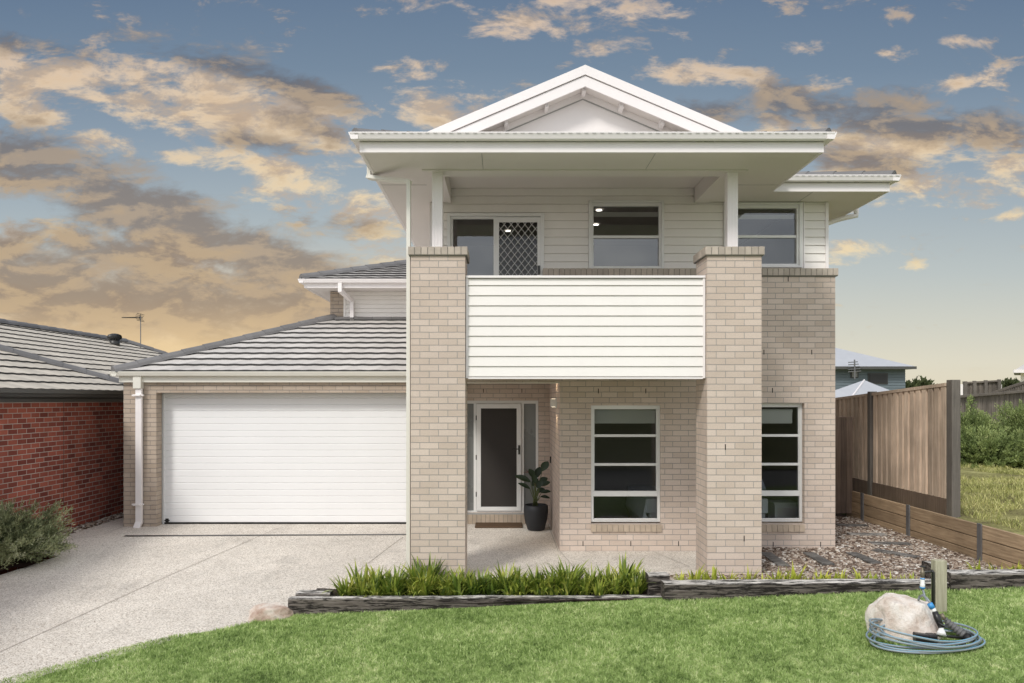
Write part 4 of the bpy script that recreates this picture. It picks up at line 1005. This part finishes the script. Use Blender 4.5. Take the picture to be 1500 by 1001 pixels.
struct(blades('bank_grass', P, np.array([up_z(x, y) for x, y in P]), .085, .011, M['drygrass'], 1.2), 'stuff')

st_ = bush('street_tree', 'slim street tree on the verge across the road, reflected in the lower windows', 'tree', (3.1, -10.5, 1.4), (1.7, 1.6, 1.9), 260, 60, .16, .06, M['treeleaf'], 77, inner=.3)
MB().tube([(3.1, -10.5, -.7), (3.15, -10.5, .6), (3.08, -10.5, 2.4)], [.09, .07, .04], 8).build('trunk', M['bark'], st_)
# ------------------------------------------------------------------ tap, hose, nozzles
tp = thing('garden_tap', 'grey timber post in the lawn carrying a dark pipe and brass tap', 'garden tap', (X(1374, 8.6), 8.6, -.03))
x0 = X(1366.5, 8.6); x1 = X(1384.5, 8.6)
MB().box(x0+.01, x1, 8.56, 8.66, -.12, Z(820.5, 8.6)).build('post', M['tappost'], tp, bevel=.006)
pz = Z(838, 8.55); pp = MB(); pp.tube([(x0-.01, 8.575, -.1), (x0-.01, 8.575, pz-.01), (x0-.03, 8.57, pz+.01)], .017, 10); pp.tube([(x0-.01, 8.575, pz), (x0-.13, 8.54, pz)], .013, 8); pp.build('pipe', M['dark'], tp, smooth=True)
tb = MB(); tx = X(1352, 8.52); tb.lathe((tx, 8.53, pz-.06), [(.014, 0), (.018, .02), (.022, .05), (.02, .075), (.010, .085), (.010, .115)], 14); tb.build('tap', M['brass'], tp, smooth=True)
th_ = MB(); th_.tube([(tx-.03, 8.53, pz+.062), (tx+.03, 8.53, pz+.062)], .008, 8); th_.tube([(tx, 8.50, pz+.062), (tx, 8.56, pz+.062)], .008, 8); th_.build('tap_handle', M['dark'], tp)
cn = MB(); cn.lathe((tx, 8.53, pz-.17), [(.016, 0), (.026, .01), (.026, .04), (.022, .045), (.022, .10), (.018, .11)], 14); cn.build('hose_connector', M['white'], tp, smooth=True)
cn = MB(); cn.lathe((tx, 8.53, pz-.175), [(.027, 0), (.028, .016), (.027, .018)], 14); cn.lathe((tx, 8.53, pz-.075), [(.023, 0), (.023, .014)], 14); cn.build('connector_ring', M['blue'], tp, smooth=True)
hc = Vector((4.09, 7.62, -.06))
ho = thing('garden_hose', 'grey hose with blue stripe coiled in loose loops around the pale boulder', 'hose', tuple(hc))
hs = MB(); hb = MB(); pts = []; pb = []
N = 7*40; 
for i in range(N+1):
    t = i/40; a = -2*math.pi*t+math.pi*.4; lp = t
    r = .445+.03*math.sin(lp*2.3)+.02*math.sin(a*2+lp); 
    cx = hc.x+.02*math.sin(lp*1.7); cy = hc.y+.03*math.cos(lp*2.1)
    x = cx+r*1.10*math.cos(a); y = cy+r*.80*math.sin(a)
    if math.sin(a) < 0: y += .06*abs(math.sin(a))
    lift = .012+.014*(lp)+(.055*max(0, -math.cos(a)) if lp > 3 else .0)+(.09*max(0, -math.cos(a-.4))*max(0, lp-5.5)/1.5)
    z = lawn_z(x, y)+.022+lift; pts.append((x, y, z)); pb.append((x, y-.0025, z+.0062))
hs.tube(pts, .0105, 8); hs.build('coil', M['hosegrey'], ho, smooth=True); hb.tube(pb, .0046, 6); hb.build('stripe', M['hoseblue'], ho, smooth=True)
fd = MB(); fd.tube([(tx, 8.53, pz-.17), (tx+.01, 8.50, pz-.26), (tx+.03, 8.42, pz-.36), (tx+.0, 8.3, pz-.44), (tx-.05, 8.36, -.04)], .0115, 8)
def hp(px, py, Y): return (X(px, Y), Y, Z(py, Y))
fd.tube([hp(1347, 874, 7.86), hp(1352, 872, 7.80), hp(1358, 877, 7.73), hp(1363, 884, 7.68)], .0115, 8); fd.tube([hp(1347, 874, 7.86), hp(1345, 880, 7.98), hp(1352, 890, 8.24)], .0115, 8); fd.build('feed_length', M['hosegrey'], ho, smooth=True)
ng = thing('spray_nozzle', 'black trigger spray nozzle with white and blue connector leaning on the boulder', 'hose nozzle', hp(1385, 935, 7.75))
def tb2(name, pts, r, m, par): b = MB(); b.tube(pts, r, 12); return b.build(name, M[m], par, smooth=True)
tb2('connector_ring', [hp(1361.5, 884, 7.68), hp(1366, 891, 7.67)], [.026, .028], 'blue', ng)
tb2('connector', [hp(1366.3, 891.5, 7.67), hp(1370, 898, 7.66)], [.024, .020], 'white', ng)
tb2('grip', [hp(1369, 896, 7.66), hp(1373, 905, 7.64), hp(1379, 920, 7.60)], [.026, .034, .026], 'black', ng)
tb2('nozzle_head', [hp(1379, 920, 7.60), hp(1379, 926, 7.58), hp(1379, 931, 7.56)], [.020, .036, .045], 'white', ng)
tb2('trigger', [hp(1374, 912, 7.60), hp(1384, 918, 7.58), hp(1386, 908, 7.58)], [.008, .007, .006], 'black', ng)
wd = thing('watering_wand', 'grey ribbed handle of a watering wand lying over the hose coil, right of the nozzle', 'watering wand', hp(1405, 945, 7.85))
A = Vector(hp(1384, 908, 7.80)); B = Vector(hp(1414, 932, 7.70)); pts = []; rr = []
for i in range(29):
    t = i/28; pts.append(A+(B-A)*t); rr.append(.028+.016*t+.007*(1 if i % 4 < 2 else -.6))
tb2('ribbed_handle', pts, rr, 'greyrub', wd)
tb2('end_fitting', [hp(1413, 931, 7.70), hp(1419, 936, 7.66), hp(1423, 944, 7.60)], [.034, .05, .03], 'black', wd)
tb2('neck', [hp(1379, 899, 7.83), hp(1384, 908, 7.80)], [.017, .02], 'brass', wd)
sp = thing('lawn_sprinkler', 'black bar sprinkler with orange knob lying in the coil at the boulder foot', 'sprinkler', hp(1380, 946, 7.7))
tb2('bar', [hp(1368, 930, 7.66), hp(1412, 935, 7.64)], .015, 'black', sp); tb2('bar', [hp(1366, 943, 7.56), hp(1414, 944, 7.56)], .016, 'black', sp)
b = MB(); b.obox(hp(1350, 935, 7.60), (.07, 0, -.01), (0, .04, 0), (0, 0, .045)); b.obox(hp(1364, 938, 7.60), (.04, 0, 0), (0, .05, 0), (0, 0, .06)); b.build('body', M['black'], sp, bevel=.01)
tb2('knob', [hp(1357, 944, 7.51), hp(1361, 944, 7.51)], .013, 'orange', sp)

# ------------------------------------------------------------------ left neighbour
NB = thing('neighbour_house', 'low red brick house with dark gutter and grey tiled roof at the left', 'house', (-8, 12, 0))
nb = MB(); nb.box(-8.1, -7.88, 3, 16.9, -.5, 2.30); nb.box(-8.7, -8.3, 16.9, 28.3, -.5, 2.45); nb.box(-18, -8.1, 3, 3.2, -.5, 2.3); nb.build('brick_wall', M['redbrick'], NB)
MB().box(-7.886, -7.879, 14.05, 14.062, -.1, 2.3).build('expansion_joint', M['weep'], NB)
f = MB(); f.box(-8.1, -7.88, 3, 17.1, 2.301, 2.43); f.box(-7.875, -7.83, 3, 17.1, 2.305, 2.36); f.build('wall_trim', M['dark2'], NB)
f = MB(); f.box(-7.87, -7.50, 3, 17.1, 2.385, 2.41); f.box(-7.51, -7.48, 3, 17.1, 2.40, 2.46); f.build('soffit', M['dark'], NB)
f = MB(); gutter(f, 3, 16.55, 1, (-7.48, 1), 2.515, .10, .075); f.build('gutter', M['dark2'], NB)
mb = MB(); ns = .40
tiled(mb, (-7.42, 16.5, 2.49), (0, -1, 0), (-1, 0, 0), ns, 0, 5.6, lambda d: (d, 14.), .33, .032)
tiled(mb, (-7.42, 16.5, 2.49), (-1, 0, 0), (0, -1, 0), ns, 0, 5.6, lambda d: (d, 12.), .33)
nr = mb.build('roof', [M['tile_n'], M['tedge']], NB)
rc = MB(); ridge_caps(rc, (-7.45, 16.47, 2.54), (-12.8, 11.12, 2.54+ns*5.35), .42); rc.build('ridge_tiles', M['ridge'], nr)
mb = MB(); RW = 4.14
tiled(mb, (-7.8, 28.9, 2.47), (0, -1, 0), (-1, 0, 0), .405, 0, RW, lambda d: (d, 20.), .33, .030)
tiled(mb, (-7.8, 28.9, 2.47), (-1, 0, 0), (0, -1, 0), .405, 0, RW, lambda d: (d, 2*RW-d), .33)
tiled(mb, (-7.8-2*RW, 8.9, 2.47), (0, 1, 0), (1, 0, 0), .405, 0, RW, lambda d: (0, 20-d), .33)
nr = mb.build('roof', [M['tile_n'], M['tedge']], NB)
zt = 2.50+.405*RW; rc = MB(); ridge_caps(rc, (-7.85, 28.85, 2.52), (-7.8-RW, 28.9-RW, zt+.02), .42, .07); ridge_caps(rc, (-7.8-RW, 28.9-RW, zt+.02), (-7.8-RW, 8.9, zt+.02), .42, .07); rc.build('ridge_tiles', M['ridge'], nr)
def roofpt(px, py):   # point on the rear roof plane
    a = (px-VX)/F; b_ = (VY-py)/F
    Y = (2.50-.405*7.8-EYE)/(b_+.405*a); return Vector((a*Y, Y, EYE+b_*Y))
v = roofpt(168, 504); u = v.y/F
wv = MB(); wv.lathe(v+Vector((0, 0, -.1)), [(7*u, 0), (7*u, 10.5*u)], 20); wo = wv.build('vent_base', M['dark'], smooth=True)
vt = thing('roof_vent', 'dark spinning turbine vent on the neighbouring tiled roof', 'roof vent', tuple(v)); wo.parent = vt; wo.data.transform(Matrix.Translation(-v))
wv = MB(); z0 = 6.0*u
for k in range(22):
    a = 2*math.pi*k/22; pr = []
    for rr_, zz_, tw in ((6.5, 0, 0), (9.6, 2.0, .1), (9.9, 4.5, .2), (8.8, 7.0, .3), (4, 9.0, .42)):
        pr.append((v.x+rr_*u*math.cos(a+tw), v.y+rr_*u*math.sin(a+tw), v.z+z0+zz_*u, a+tw))
    for p_, q_ in zip(pr[:-1], pr[1:]):
        w_ = .16
        def rot(p, d): dx, dy = p[0]-v.x, p[1]-v.y; return (v.x+(dx*math.cos(d)-dy*math.sin(d))*(1-.08*(d > 0)), v.y+(dx*math.sin(d)+dy*math.cos(d))*(1-.08*(d > 0)), p[2])
        wv.quad(rot(p_, 0), rot(p_, w_*1.3), rot(q_, w_*1.3), rot(q_, 0))
wv.lathe(v+Vector((0, 0, z0)), [(6*u, .2*u), (8.4*u, 3*u), (7.6*u, 7*u), (3*u, 9*u)], 20)
wv.build('vent_dome', M['dark'], vt)
v = roofpt(206, 510); u = v.y/F
an = thing('tv_antenna', 'thin television antenna on a pole above the neighbouring roof', 'antenna', tuple(v))
MB().tube([v+Vector((0, 0, -.1)), v+Vector((0, 0, 47*u))], .014, 6).build('mast', M['steelpost'], an)
ab = MB(); zb = v.z+44.5*u; ab.tube([(v.x-27*u, v.y, zb), (v.x+3*u, v.y, zb)], .012, 6)
for k in range(14): ab.tube([(v.x-26*u+k*1.7*u, v.y-.10-.006*k, zb), (v.x-26*u+k*1.7*u, v.y+.10+.006*k, zb)], .006, 5)
for sg in (-1, 1):
    for k in range(3): ab.tube([(v.x-(2-k)*u, v.y-.25, zb+sg*(1+2*k)*u), (v.x-(2-k)*u, v.y+.25, zb+sg*(1+2*k)*u)], .008, 5)
    ab.tube([(v.x-2*u, v.y, zb), (v.x+.5*u, v.y, zb+sg*6*u)], .008, 5)
ab.build('boom', M['dark'], an)

# ------------------------------------------------------------------ right background
D = 50.; BH = thing('blue_house', 'distant blue-grey boarded two-storey house with pale hip roof, right of the wing', 'house', (X(1280, D), D, -1.3))
bx0, bx1 = X(1205, D), X(1326, D); zt = Z(537.5, D)
b = MB(); boards(b, bx0, bx1, D, -1.3, zt, .17, 0, .03); b.box(bx0, bx1, D+.01, D+9, -1.3, zt); b.build('wall', M['bluewall'], BH)
b = MB(); b.box(X(1271, D), X(1300, D), D-.06, D-.01, Z(563, D), Z(547, D)); wn = b.build('window', M['dark'], BH); b = MB(); b.box(X(1273, D), X(1298, D), D-.09, D-.065, Z(561, D), Z(549, D)); b.build('pane', M['black'], wn)
b = MB(); b.box(X(1245.5, D), X(1257, D), D-.06, D-.01, Z(554, D), Z(543, D)); wn = b.build('window', M['dark'], BH); MB().box(X(1247.5, D), X(1255, D), D-.09, D-.065, Z(552.5, D), Z(545, D)).build('pane', M['frost'], wn)
ax, az = X(1215, D+5), Z(507.5, D+5); ex_, ez_ = X(1341, D-.6), Z(537, D-.6)
b = MB(); b.poly([(bx0-2, D-.6, ez_), (ex_, D-.6, ez_), (ax, D+5, az), (bx0-4, D+5, az)]); b.poly([(ex_, D-.6, ez_), (ex_, D+9.6, ez_), (ax, D+5, az)]); b.poly([(bx0-2, D-.6, ez_-.16), (ex_, D-.6, ez_-.16), (ex_, D-.6, ez_-.001), (bx0-2, D-.6, ez_-.001)])
b.poly([(bx0-2, D-.59, ez_-.16), (ex_, D-.59, ez_-.16), (ex_, D+9, ez_-.16), (bx0-2, D+9, ez_-.16)]); b.build('roof', M['metroof'], BH)
b = MB(); b.box(bx0-2, ex_+.02, D-.72, D-.61, ez_-.17, ez_-.0); b.build('gutter', M['dark2'], BH)
b = MB(); ax_ = X(1254, D-1); b.tube([(ax_, D-.8, Z(556, D)), (ax_, D-.8, Z(528, D))], .05, 5)
for k in range(5): b.tube([(ax_-.4, D-.8, Z(532+k*3.4, D)), (ax_+.2+.05*k, D-.8, Z(531+k*3.4, D))], .03, 5)
o = b.build('antenna', M['steelpost'], BH)
D2 = 40.; sh = thing('shed', 'pale hipped metal roof just above the brown fence, before the blue house', 'shed', (X(1266, D2), D2, -1.3))
ap = Vector((X(1266, D2+1.5), D2+1.5, Z(557, D2+1.5))); zl = Z(579, D2)
b = MB(); c0, c1, c2, c3 = (X(1200, D2-2.2), D2-2.2, Z(580, D2-2.2)), (X(1243, D2-2.2), D2-2.2, Z(588, D2-2.2)), (X(1336, D2), D2+1, zl-.0), (X(1290, D2), D2+6, zl)
b.poly([c0, c1, ap]); b.poly([c1, c2, ap]); b.poly([c2, c3, ap]); b.build('roof', M['metroof'], sh)
b = MB(); b.tube([c1, ap], .045, 6); b.build('ridge_capping', M['trim'], sh)
b = MB(); b.box(X(1235, D2), X(1320, D2), D2, D2+3, -1.3, zl-.3); b.build('wall', M['bluewall'], sh)
# far paling fences
def farfence(label, px0, py0a, py1a, px1, py0b, py1b, Y0, Y1, rails=False):
    o = thing('far_paling_fence', label, 'fence', (X(px0, Y0), Y0, 0)); b = MB(); n = int((px1-px0)/3.2)
    for i in range(n):
        t = (i+.5)/n; Y = Y0+(Y1-Y0)*t; px = px0+(px1-px0)*t; zt = Z(py0a+(py0b-py0a)*t, Y); zb_ = Z(py1a+(py1b-py1a)*t, Y); hw = (px1-px0)/n/F*Y/2*.96; b.cr = random.random()
        b.box(X(px, Y)-hw, X(px, Y)+hw, Y-.02*(i % 2), Y+.03, zb_, zt)
    b.build('palings', M['greypaling'], o); b = MB(); A = Vector((X(px0, Y0), Y0-.05, Z(py0a, Y0)+.03)); B = Vector((X(px1, Y1), Y1-.05, Z(py0b, Y1)+.03)); b.obox((A+B)/2, (B-A)/2, (0, .08, 0), (0, 0, .04)); b.build('capping', M['greypaling'], o)
    if rails:
        for t in (.02, .27, .58, .95): MB().obox(A+(B-A)*t+Vector((0, -.06, -.35)), (.07, 0, 0), (0, .05, 0), (0, 0, .42)).build('post', M['fpost'], o)
farfence('grey weathered paling fence directly above the shrubs', 1396, 583, 640, 1530, 572, 640, 27., 30.)
farfence('framed grey fence panel with posts on the skyline', 1411, 562, 590, 1464, 559, 590, 38., 38., True)
farfence('grey fence climbing up to the far right house', 1452, 577, 590, 1530, 551, 590, 34., 31.)
def skew(mb, px0, px1, Y0, Y1, pz0, pz1):
    P = [(X(px0, Y0), Y0), (X(px1, Y0), Y0), (X(px1, Y1)+3, Y1), (X(px0, Y1)+.2, Y1)]; z0, z1 = Z(pz0, Y0), Z(pz1, Y0)
    mb.prism(P, 2, z0, z1); return mb
fh = thing('far_house', 'corner of a pale house with eave at the far right skyline', 'house', (X(1520, 60), 60, 0))
skew(MB(), 1495, 1570, 60, 68, 600, 544.5).build('wall', M['board'], fh)
ro = MB(); zA = Z(544, 59); zB = Z(528, 62); e0, e1, e2, e3 = (X(1484, 59), 59, zA), (X(1600, 59), 59, zA), (X(1640, 69), 69, zA), (X(1486, 69), 69, zA); r0, r1 = (X(1520, 62), 63, zB), (X(1600, 62), 63, zB)
ro.poly([e0, e1, r1, r0]); ro.poly([e3, e0, r0]); ro.poly([e2, e3, r0, r1]); ro.poly([e3, e2, e1, e0]); ro.build('roof', M['tile'], fh)
b = MB(); b.obox((X(1540, 59), 58.95, zA), (X(1596, 59)-X(1540, 59), 0, 0), (0, .05, 0), (0, 0, .12)); b.build('gutter', M['trim'], fh)
o = skew(MB(), 1401, 1412, 60, 62, 600, 563).build('white_shed', M['trim']); recentre(o); tag(o, 'tiny white shed wall showing between the fence post and skyline fence', 'shed')
for i, (px, py, Y, r_, h_, lb) in enumerate(((1343, 590, 80, 2.1, 2.6, 'small dark round tree on the skyline just left of the fence end post'), (1366, 585, 95, 1.7, 1.1, 'flat dark treetop low on the skyline right of the round tree'), (1385, 583, 100, 2.2, 1.4, 'dark treetop behind the fence end post'),
                                   (1476, 578, 90, 1.6, 1.7, 'treetop between skyline fence panel and far right house'), (1420, 575, 110, 3.0, 1.2, 'low bushy treetop behind the framed skyline fence'))):
    bush('distant_tree', lb, 'tree', (X(px, Y), Y, Z(py, Y)-.3), (r_, r_, h_), 200, 40, .42, .2, M['treeleaf'], 60+i, inner=.35)
struct(grid('far_hill', None, 15, 160, 62, 150, 8, lambda x, y: 1.2+.028*(y-60)*.6+.4*mnoise.noise(Vector((x*.03, y*.03, 0))), M['field']))

# ------------------------------------------------------------------ sky, sun, camera
SUN_AZ = math.radians(212); SUN_EL = math.radians(42)      # azimuth from +Y clockwise: behind and left of the camera
W = bpy.data.worlds.new("World"); bpy.context.scene.world = W; W.use_nodes = True; nt = W.node_tree; nt.nodes.clear()
out = nt.nodes.new('ShaderNodeOutputWorld')
dirv = nd(nt, 'ShaderNodeTexCoord').outputs['Generated']; sep = nd(nt, 'ShaderNodeSeparateXYZ', {0: dirv})
dx, dy, dz = sep.outputs
ay = math_(nt, 'MAXIMUM', math_(nt, 'ABSOLUTE', dy), .12)
U = math_(nt, 'DIVIDE', dx, ay); V_ = math_(nt, 'DIVIDE', math_(nt, 'MAXIMUM', dz, -.02), ay)
U = math_(nt, 'MINIMUM', math_(nt, 'MAXIMUM', U, -4.), 4.); V_ = math_(nt, 'MINIMUM', V_, 4.)
UV = nd(nt, 'ShaderNodeCombineXYZ', {0: U, 1: V_, 2: 0.}).outputs[0]
def srgb(r, g, b): return tuple(((c/255)/12.92 if c/255 <= .04045 else ((c/255+.055)/1.055)**2.4) for c in (r, g, b))
def vy(py): return (VY-py)/F
rng = 1.0
base = ramp(nt, V_, [(0., srgb(226, 216, 190)), (vy(530), srgb(222, 217, 198)), (vy(470), srgb(207, 208, 197)), (vy(400), srgb(188, 196, 195)), (vy(300), srgb(165, 178, 186)), (vy(200), srgb(140, 157, 173)), (vy(100), srgb(118, 138, 159)), (vy(0), srgb(104, 125, 150)), (1., srgb(92, 112, 142))])
warm = math_(nt, 'MULTIPLY', mrange(nt, U, .1, -.35, 0, 1, True), mrange(nt, V_, vy(330), vy(480), 0, 1, True))
base = mixc(nt, math_(nt, 'MULTIPLY', warm, .6), base, srgb(236, 200, 150))
# noise domains
def cn(vec, sc, loc, detail=9, rough=.58, sv=(1., 2.3, 1.), rot=0., dist=.3):
    mp = nd(nt, 'ShaderNodeMapping', {'Vector': vec, 'Location': loc, 'Scale': sv, 'Rotation': (0, 0, rot)}).outputs[0]
    return nd(nt, 'ShaderNodeTexNoise', {'Vector': mp, 'Scale': sc, 'Detail': detail, 'Roughness': rough, 'Distortion': dist}).outputs[0]
ROT = .16
NS = 10.5; NL = (3.1, 1.7, 0)
N1 = cn(UV, NS, NL, 12, .62, rot=ROT)
UVd = nd(nt, 'ShaderNodeVectorMath', {0: UV, 1: (-.006, -.016, 0)}, operation='ADD').outputs[0]
N1d = cn(UVd, NS, NL, 12, .62, rot=ROT)
def blob(vec, px, py, rx, ry, ang, soft=.6):
    mp = nd(nt, 'ShaderNodeMapping', {'Vector': vec, 'Location': ((px-VX)/F, vy(py), 0), 'Rotation': (0, 0, math.radians(ang)), 'Scale': (rx*1.08/F, ry*1.38/F, 1)}, vector_type='TEXTURE').outputs[0]
    return mrange(nt, nd(nt, 'ShaderNodeVectorMath', {0: mp}, operation='LENGTH').outputs['Value'], 1.+soft, .0, 0, 1, True)
def acc(vec, items, fn):
    a = None
    for it in items:
        b = math_(nt, 'MULTIPLY', blob(vec, *it[:5]), it[5]); a = b if a is None else math_(nt, 'ADD' if fn else 'MAXIMUM', a, b)
    return a
bright = [(90, 118, 170, 40, -4, 1.), (260, 120, 170, 34, -6, .85), (300, 155, 200, 36, -8, 1.), (440, 175, 120, 44, -18, 1.), (40, 165, 85, 26, -12, .75), (150, 208, 70, 15, -5, .65), (280, 192, 55, 13, -6, .65), (270, 234, 50, 13, -10, .65), (390, 245, 110, 20, -8, .8), (500, 300, 170, 30, -14, .9), (565, 350, 60, 26, -10, .85),
          (60, 272, 110, 20, -14, .8), (270, 385, 120, 30, -10, .85), (80, 345, 90, 22, -10, .75), (20, 345, 50, 30, 0, .7), (520, 205, 70, 40, -10, .85), (640, 155, 90, 26, 0, .8), (580, 97, 50, 10, 0, .65), (600, 112, 40, 10, 0, .5), (810, 28, 120, 30, 5, .8), (940, 34, 90, 20, 0, .75), (640, 5, 70, 14, 0, .55), (865, 66, 45, 14, 0, .5),
          (1030, 113, 130, 15, -4, .85), (1205, 132, 60, 20, 12, .85), (1305, 76, 45, 10, 0, .55), (1185, 73, 45, 9, 0, .55), (1430, 118, 60, 13, 8, .8), (1300, 215, 170, 26, -3, .95), (1450, 205, 120, 20, -3, .8), (1190, 190, 110, 18, -6, .75), (1350, 262, 170, 24, -6, .95), (1250, 295, 90, 20, -12, .75), (1465, 240, 80, 24, -10, .85), (1440, 298, 35, 8, 0, .6),
          (1490, 320, 35, 8, 0, .65), (1235, 365, 70, 16, 0, .6), (1230, 385, 60, 10, 0, .55), (1345, 390, 30, 7, 0, .5), (130, 445, 330, 45, -4, .6), (380, 440, 170, 40, 0, .6), (1410, 60, 40, 8, 0, .45)]
darkb = [(50, 245, 110, 44, -20, 1.), (230, 320, 210, 44, -22, 1.1), (400, 390, 170, 36, -20, 1.1), (170, 372, 170, 28, -12, .9), (330, 95, 150, 16, -14, .7), (430, 125, 120, 20, -22, .8), (60, 70, 130, 16, -10, .5), (400, 212, 90, 12, -8, .6), (120, 430, 300, 60, -8, 1.), (360, 440, 240, 50, -6, .95), (480, 190, 90, 20, -20, .6),
         (1230, 160, 150, 28, -6, .85), (1340, 186, 160, 18, -4, .9), (1440, 192, 120, 26, -6, .8), (1060, 165, 110, 18, 0, .6), (1270, 240, 130, 18, -8, .7), (1210, 225, 90, 18, -6, .6), (520, 330, 120, 20, -10, .5)]
B = acc(UV, bright, False); DK = acc(UV, darkb, False)
N2 = cn(UV, 34., (1.3, 8.7, 0), 6, .6, rot=ROT)
nn = math_(nt, 'ADD', math_(nt, 'MULTIPLY', math_(nt, 'SUBTRACT', N1, .5), 3.3), math_(nt, 'MULTIPLY', math_(nt, 'SUBTRACT', N2, .5), .9))
cov = math_(nt, 'ADD', math_(nt, 'MULTIPLY', B, 1.05), math_(nt, 'SUBTRACT', nn, .40))
cm = mrange(nt, cov, -.10, .46, 0, 1, True)
covd = math_(nt, 'ADD', math_(nt, 'MULTIPLY', DK, 1.1), math_(nt, 'SUBTRACT', math_(nt, 'MULTIPLY', nn, .7), .25))
cd = mrange(nt, covd, -.12, .62, 0, 1, True)
lit = mrange(nt, math_(nt, 'SUBTRACT', N1, N1d), -.07, .08, 0, 1, True)
hotc = mixc(nt, mrange(nt, V_, vy(60), vy(430)), srgb(236, 208, 178), srgb(255, 228, 174))
cloudc = mixc(nt, lit, srgb(200, 176, 150), hotc)
cloudc = mixc(nt, mrange(nt, cov, .45, 1.1, 0, .45, True), cloudc, srgb(188, 166, 145))
cloudc = mixc(nt, mrange(nt, cov, .3, .9, .35, 0), cloudc, base)
col = mixc(nt, math_(nt, 'MULTIPLY', cm, .95), base, cloudc)
darkc = mixc(nt, mrange(nt, V_, vy(120), vy(460)), srgb(106, 107, 114), srgb(154, 136, 118))
darkc = mixc(nt, math_(nt, 'MULTIPLY', lit, .32), darkc, srgb(232, 200, 156))
col = mixc(nt, math_(nt, 'MULTIPLY', cd, .85), col, darkc)
# the warm haze band near the horizon at the left
lowm = math_(nt, 'MULTIPLY', mrange(nt, U, .0, -.3, 0, 1, True), mrange(nt, V_, vy(430), vy(525), 0, 1, True))
col = mixc(nt, math_(nt, 'MULTIPLY', lowm, .8), col, mixc(nt, mrange(nt, V_, vy(430), vy(530)), srgb(212, 186, 153), srgb(246, 214, 160)))
col = mixc(nt, mrange(nt, V_, vy(560), vy(500), 1, 0, True), col, base)
# the rest of the sky: pale broken overcast behind the camera, lighting the front of the house
NB_ = nd(nt, 'ShaderNodeTexNoise', {'Vector': nd(nt, 'ShaderNodeMapping', {'Vector': dirv, 'Scale': (1, 1, 2.4)}).outputs[0], 'Scale': 3.2, 'Detail': 7., 'Roughness': .58}).outputs[0]
over = ramp(nt, NB_, [(.3, (.30, .31, .34)), (.5, (.74, .735, .735)), (.68, (1.08, 1.05, 1.0))])
sky = nd(nt, 'ShaderNodeTexSky', sky_type='NISHITA', sun_disc=False, sun_elevation=SUN_EL, sun_rotation=SUN_AZ)
skys = nd(nt, 'ShaderNodeVectorMath', {0: sky.outputs[0]}, operation='SCALE'); skys.inputs['Scale'].default_value = .05
ovs = nd(nt, 'ShaderNodeVectorMath', {0: over}, operation='SCALE'); ovs.inputs['Scale'].default_value = 1.16
over2 = nd(nt, 'ShaderNodeVectorMath', {0: ovs.outputs[0], 1: skys.outputs[0]}, operation='ADD').outputs[0]
zen = mrange(nt, dz, .62, .9, 0, 1, True)
back = math_(nt, 'MAXIMUM', mrange(nt, dy, .35, -.15, 0, 1, True), zen)
col = mixc(nt, back, col, over2)
bgn = nd(nt, 'ShaderNodeBackground', {'Color': col, 'Strength': 1.}); nt.links.new(bgn.outputs[0], out.inputs[0])

sd = bpy.data.lights.new('sun', 'SUN'); sd.energy = 2.1; sd.angle = math.radians(12); sd.color = (1, .965, .90)
so = bpy.data.objects.new('sun', sd); C.objects.link(so)
sv = Vector((math.sin(SUN_AZ)*math.cos(SUN_EL), math.cos(SUN_AZ)*math.cos(SUN_EL), math.sin(SUN_EL))); so.rotation_euler = sv.to_track_quat('Z', 'Y').to_euler()
cam = bpy.data.cameras.new('camera'); cam.lens = 36*F/1500; cam.sensor_width = 36; cam.shift_x = (750-VX)/1500; cam.shift_y = (VY-500.5)/1500; cam.clip_end = 3000; cam.clip_start = .05
co = bpy.data.objects.new('camera', cam); C.objects.link(co); co.location = (0, 0, EYE); co.rotation_euler = (math.pi/2, 0, 0)
S = bpy.context.scene; S.camera = co; S.view_settings.view_transform = 'Standard'; S.view_settings.look = 'None'; S.view_settings.exposure = 0.; S.view_settings.gamma = 1.
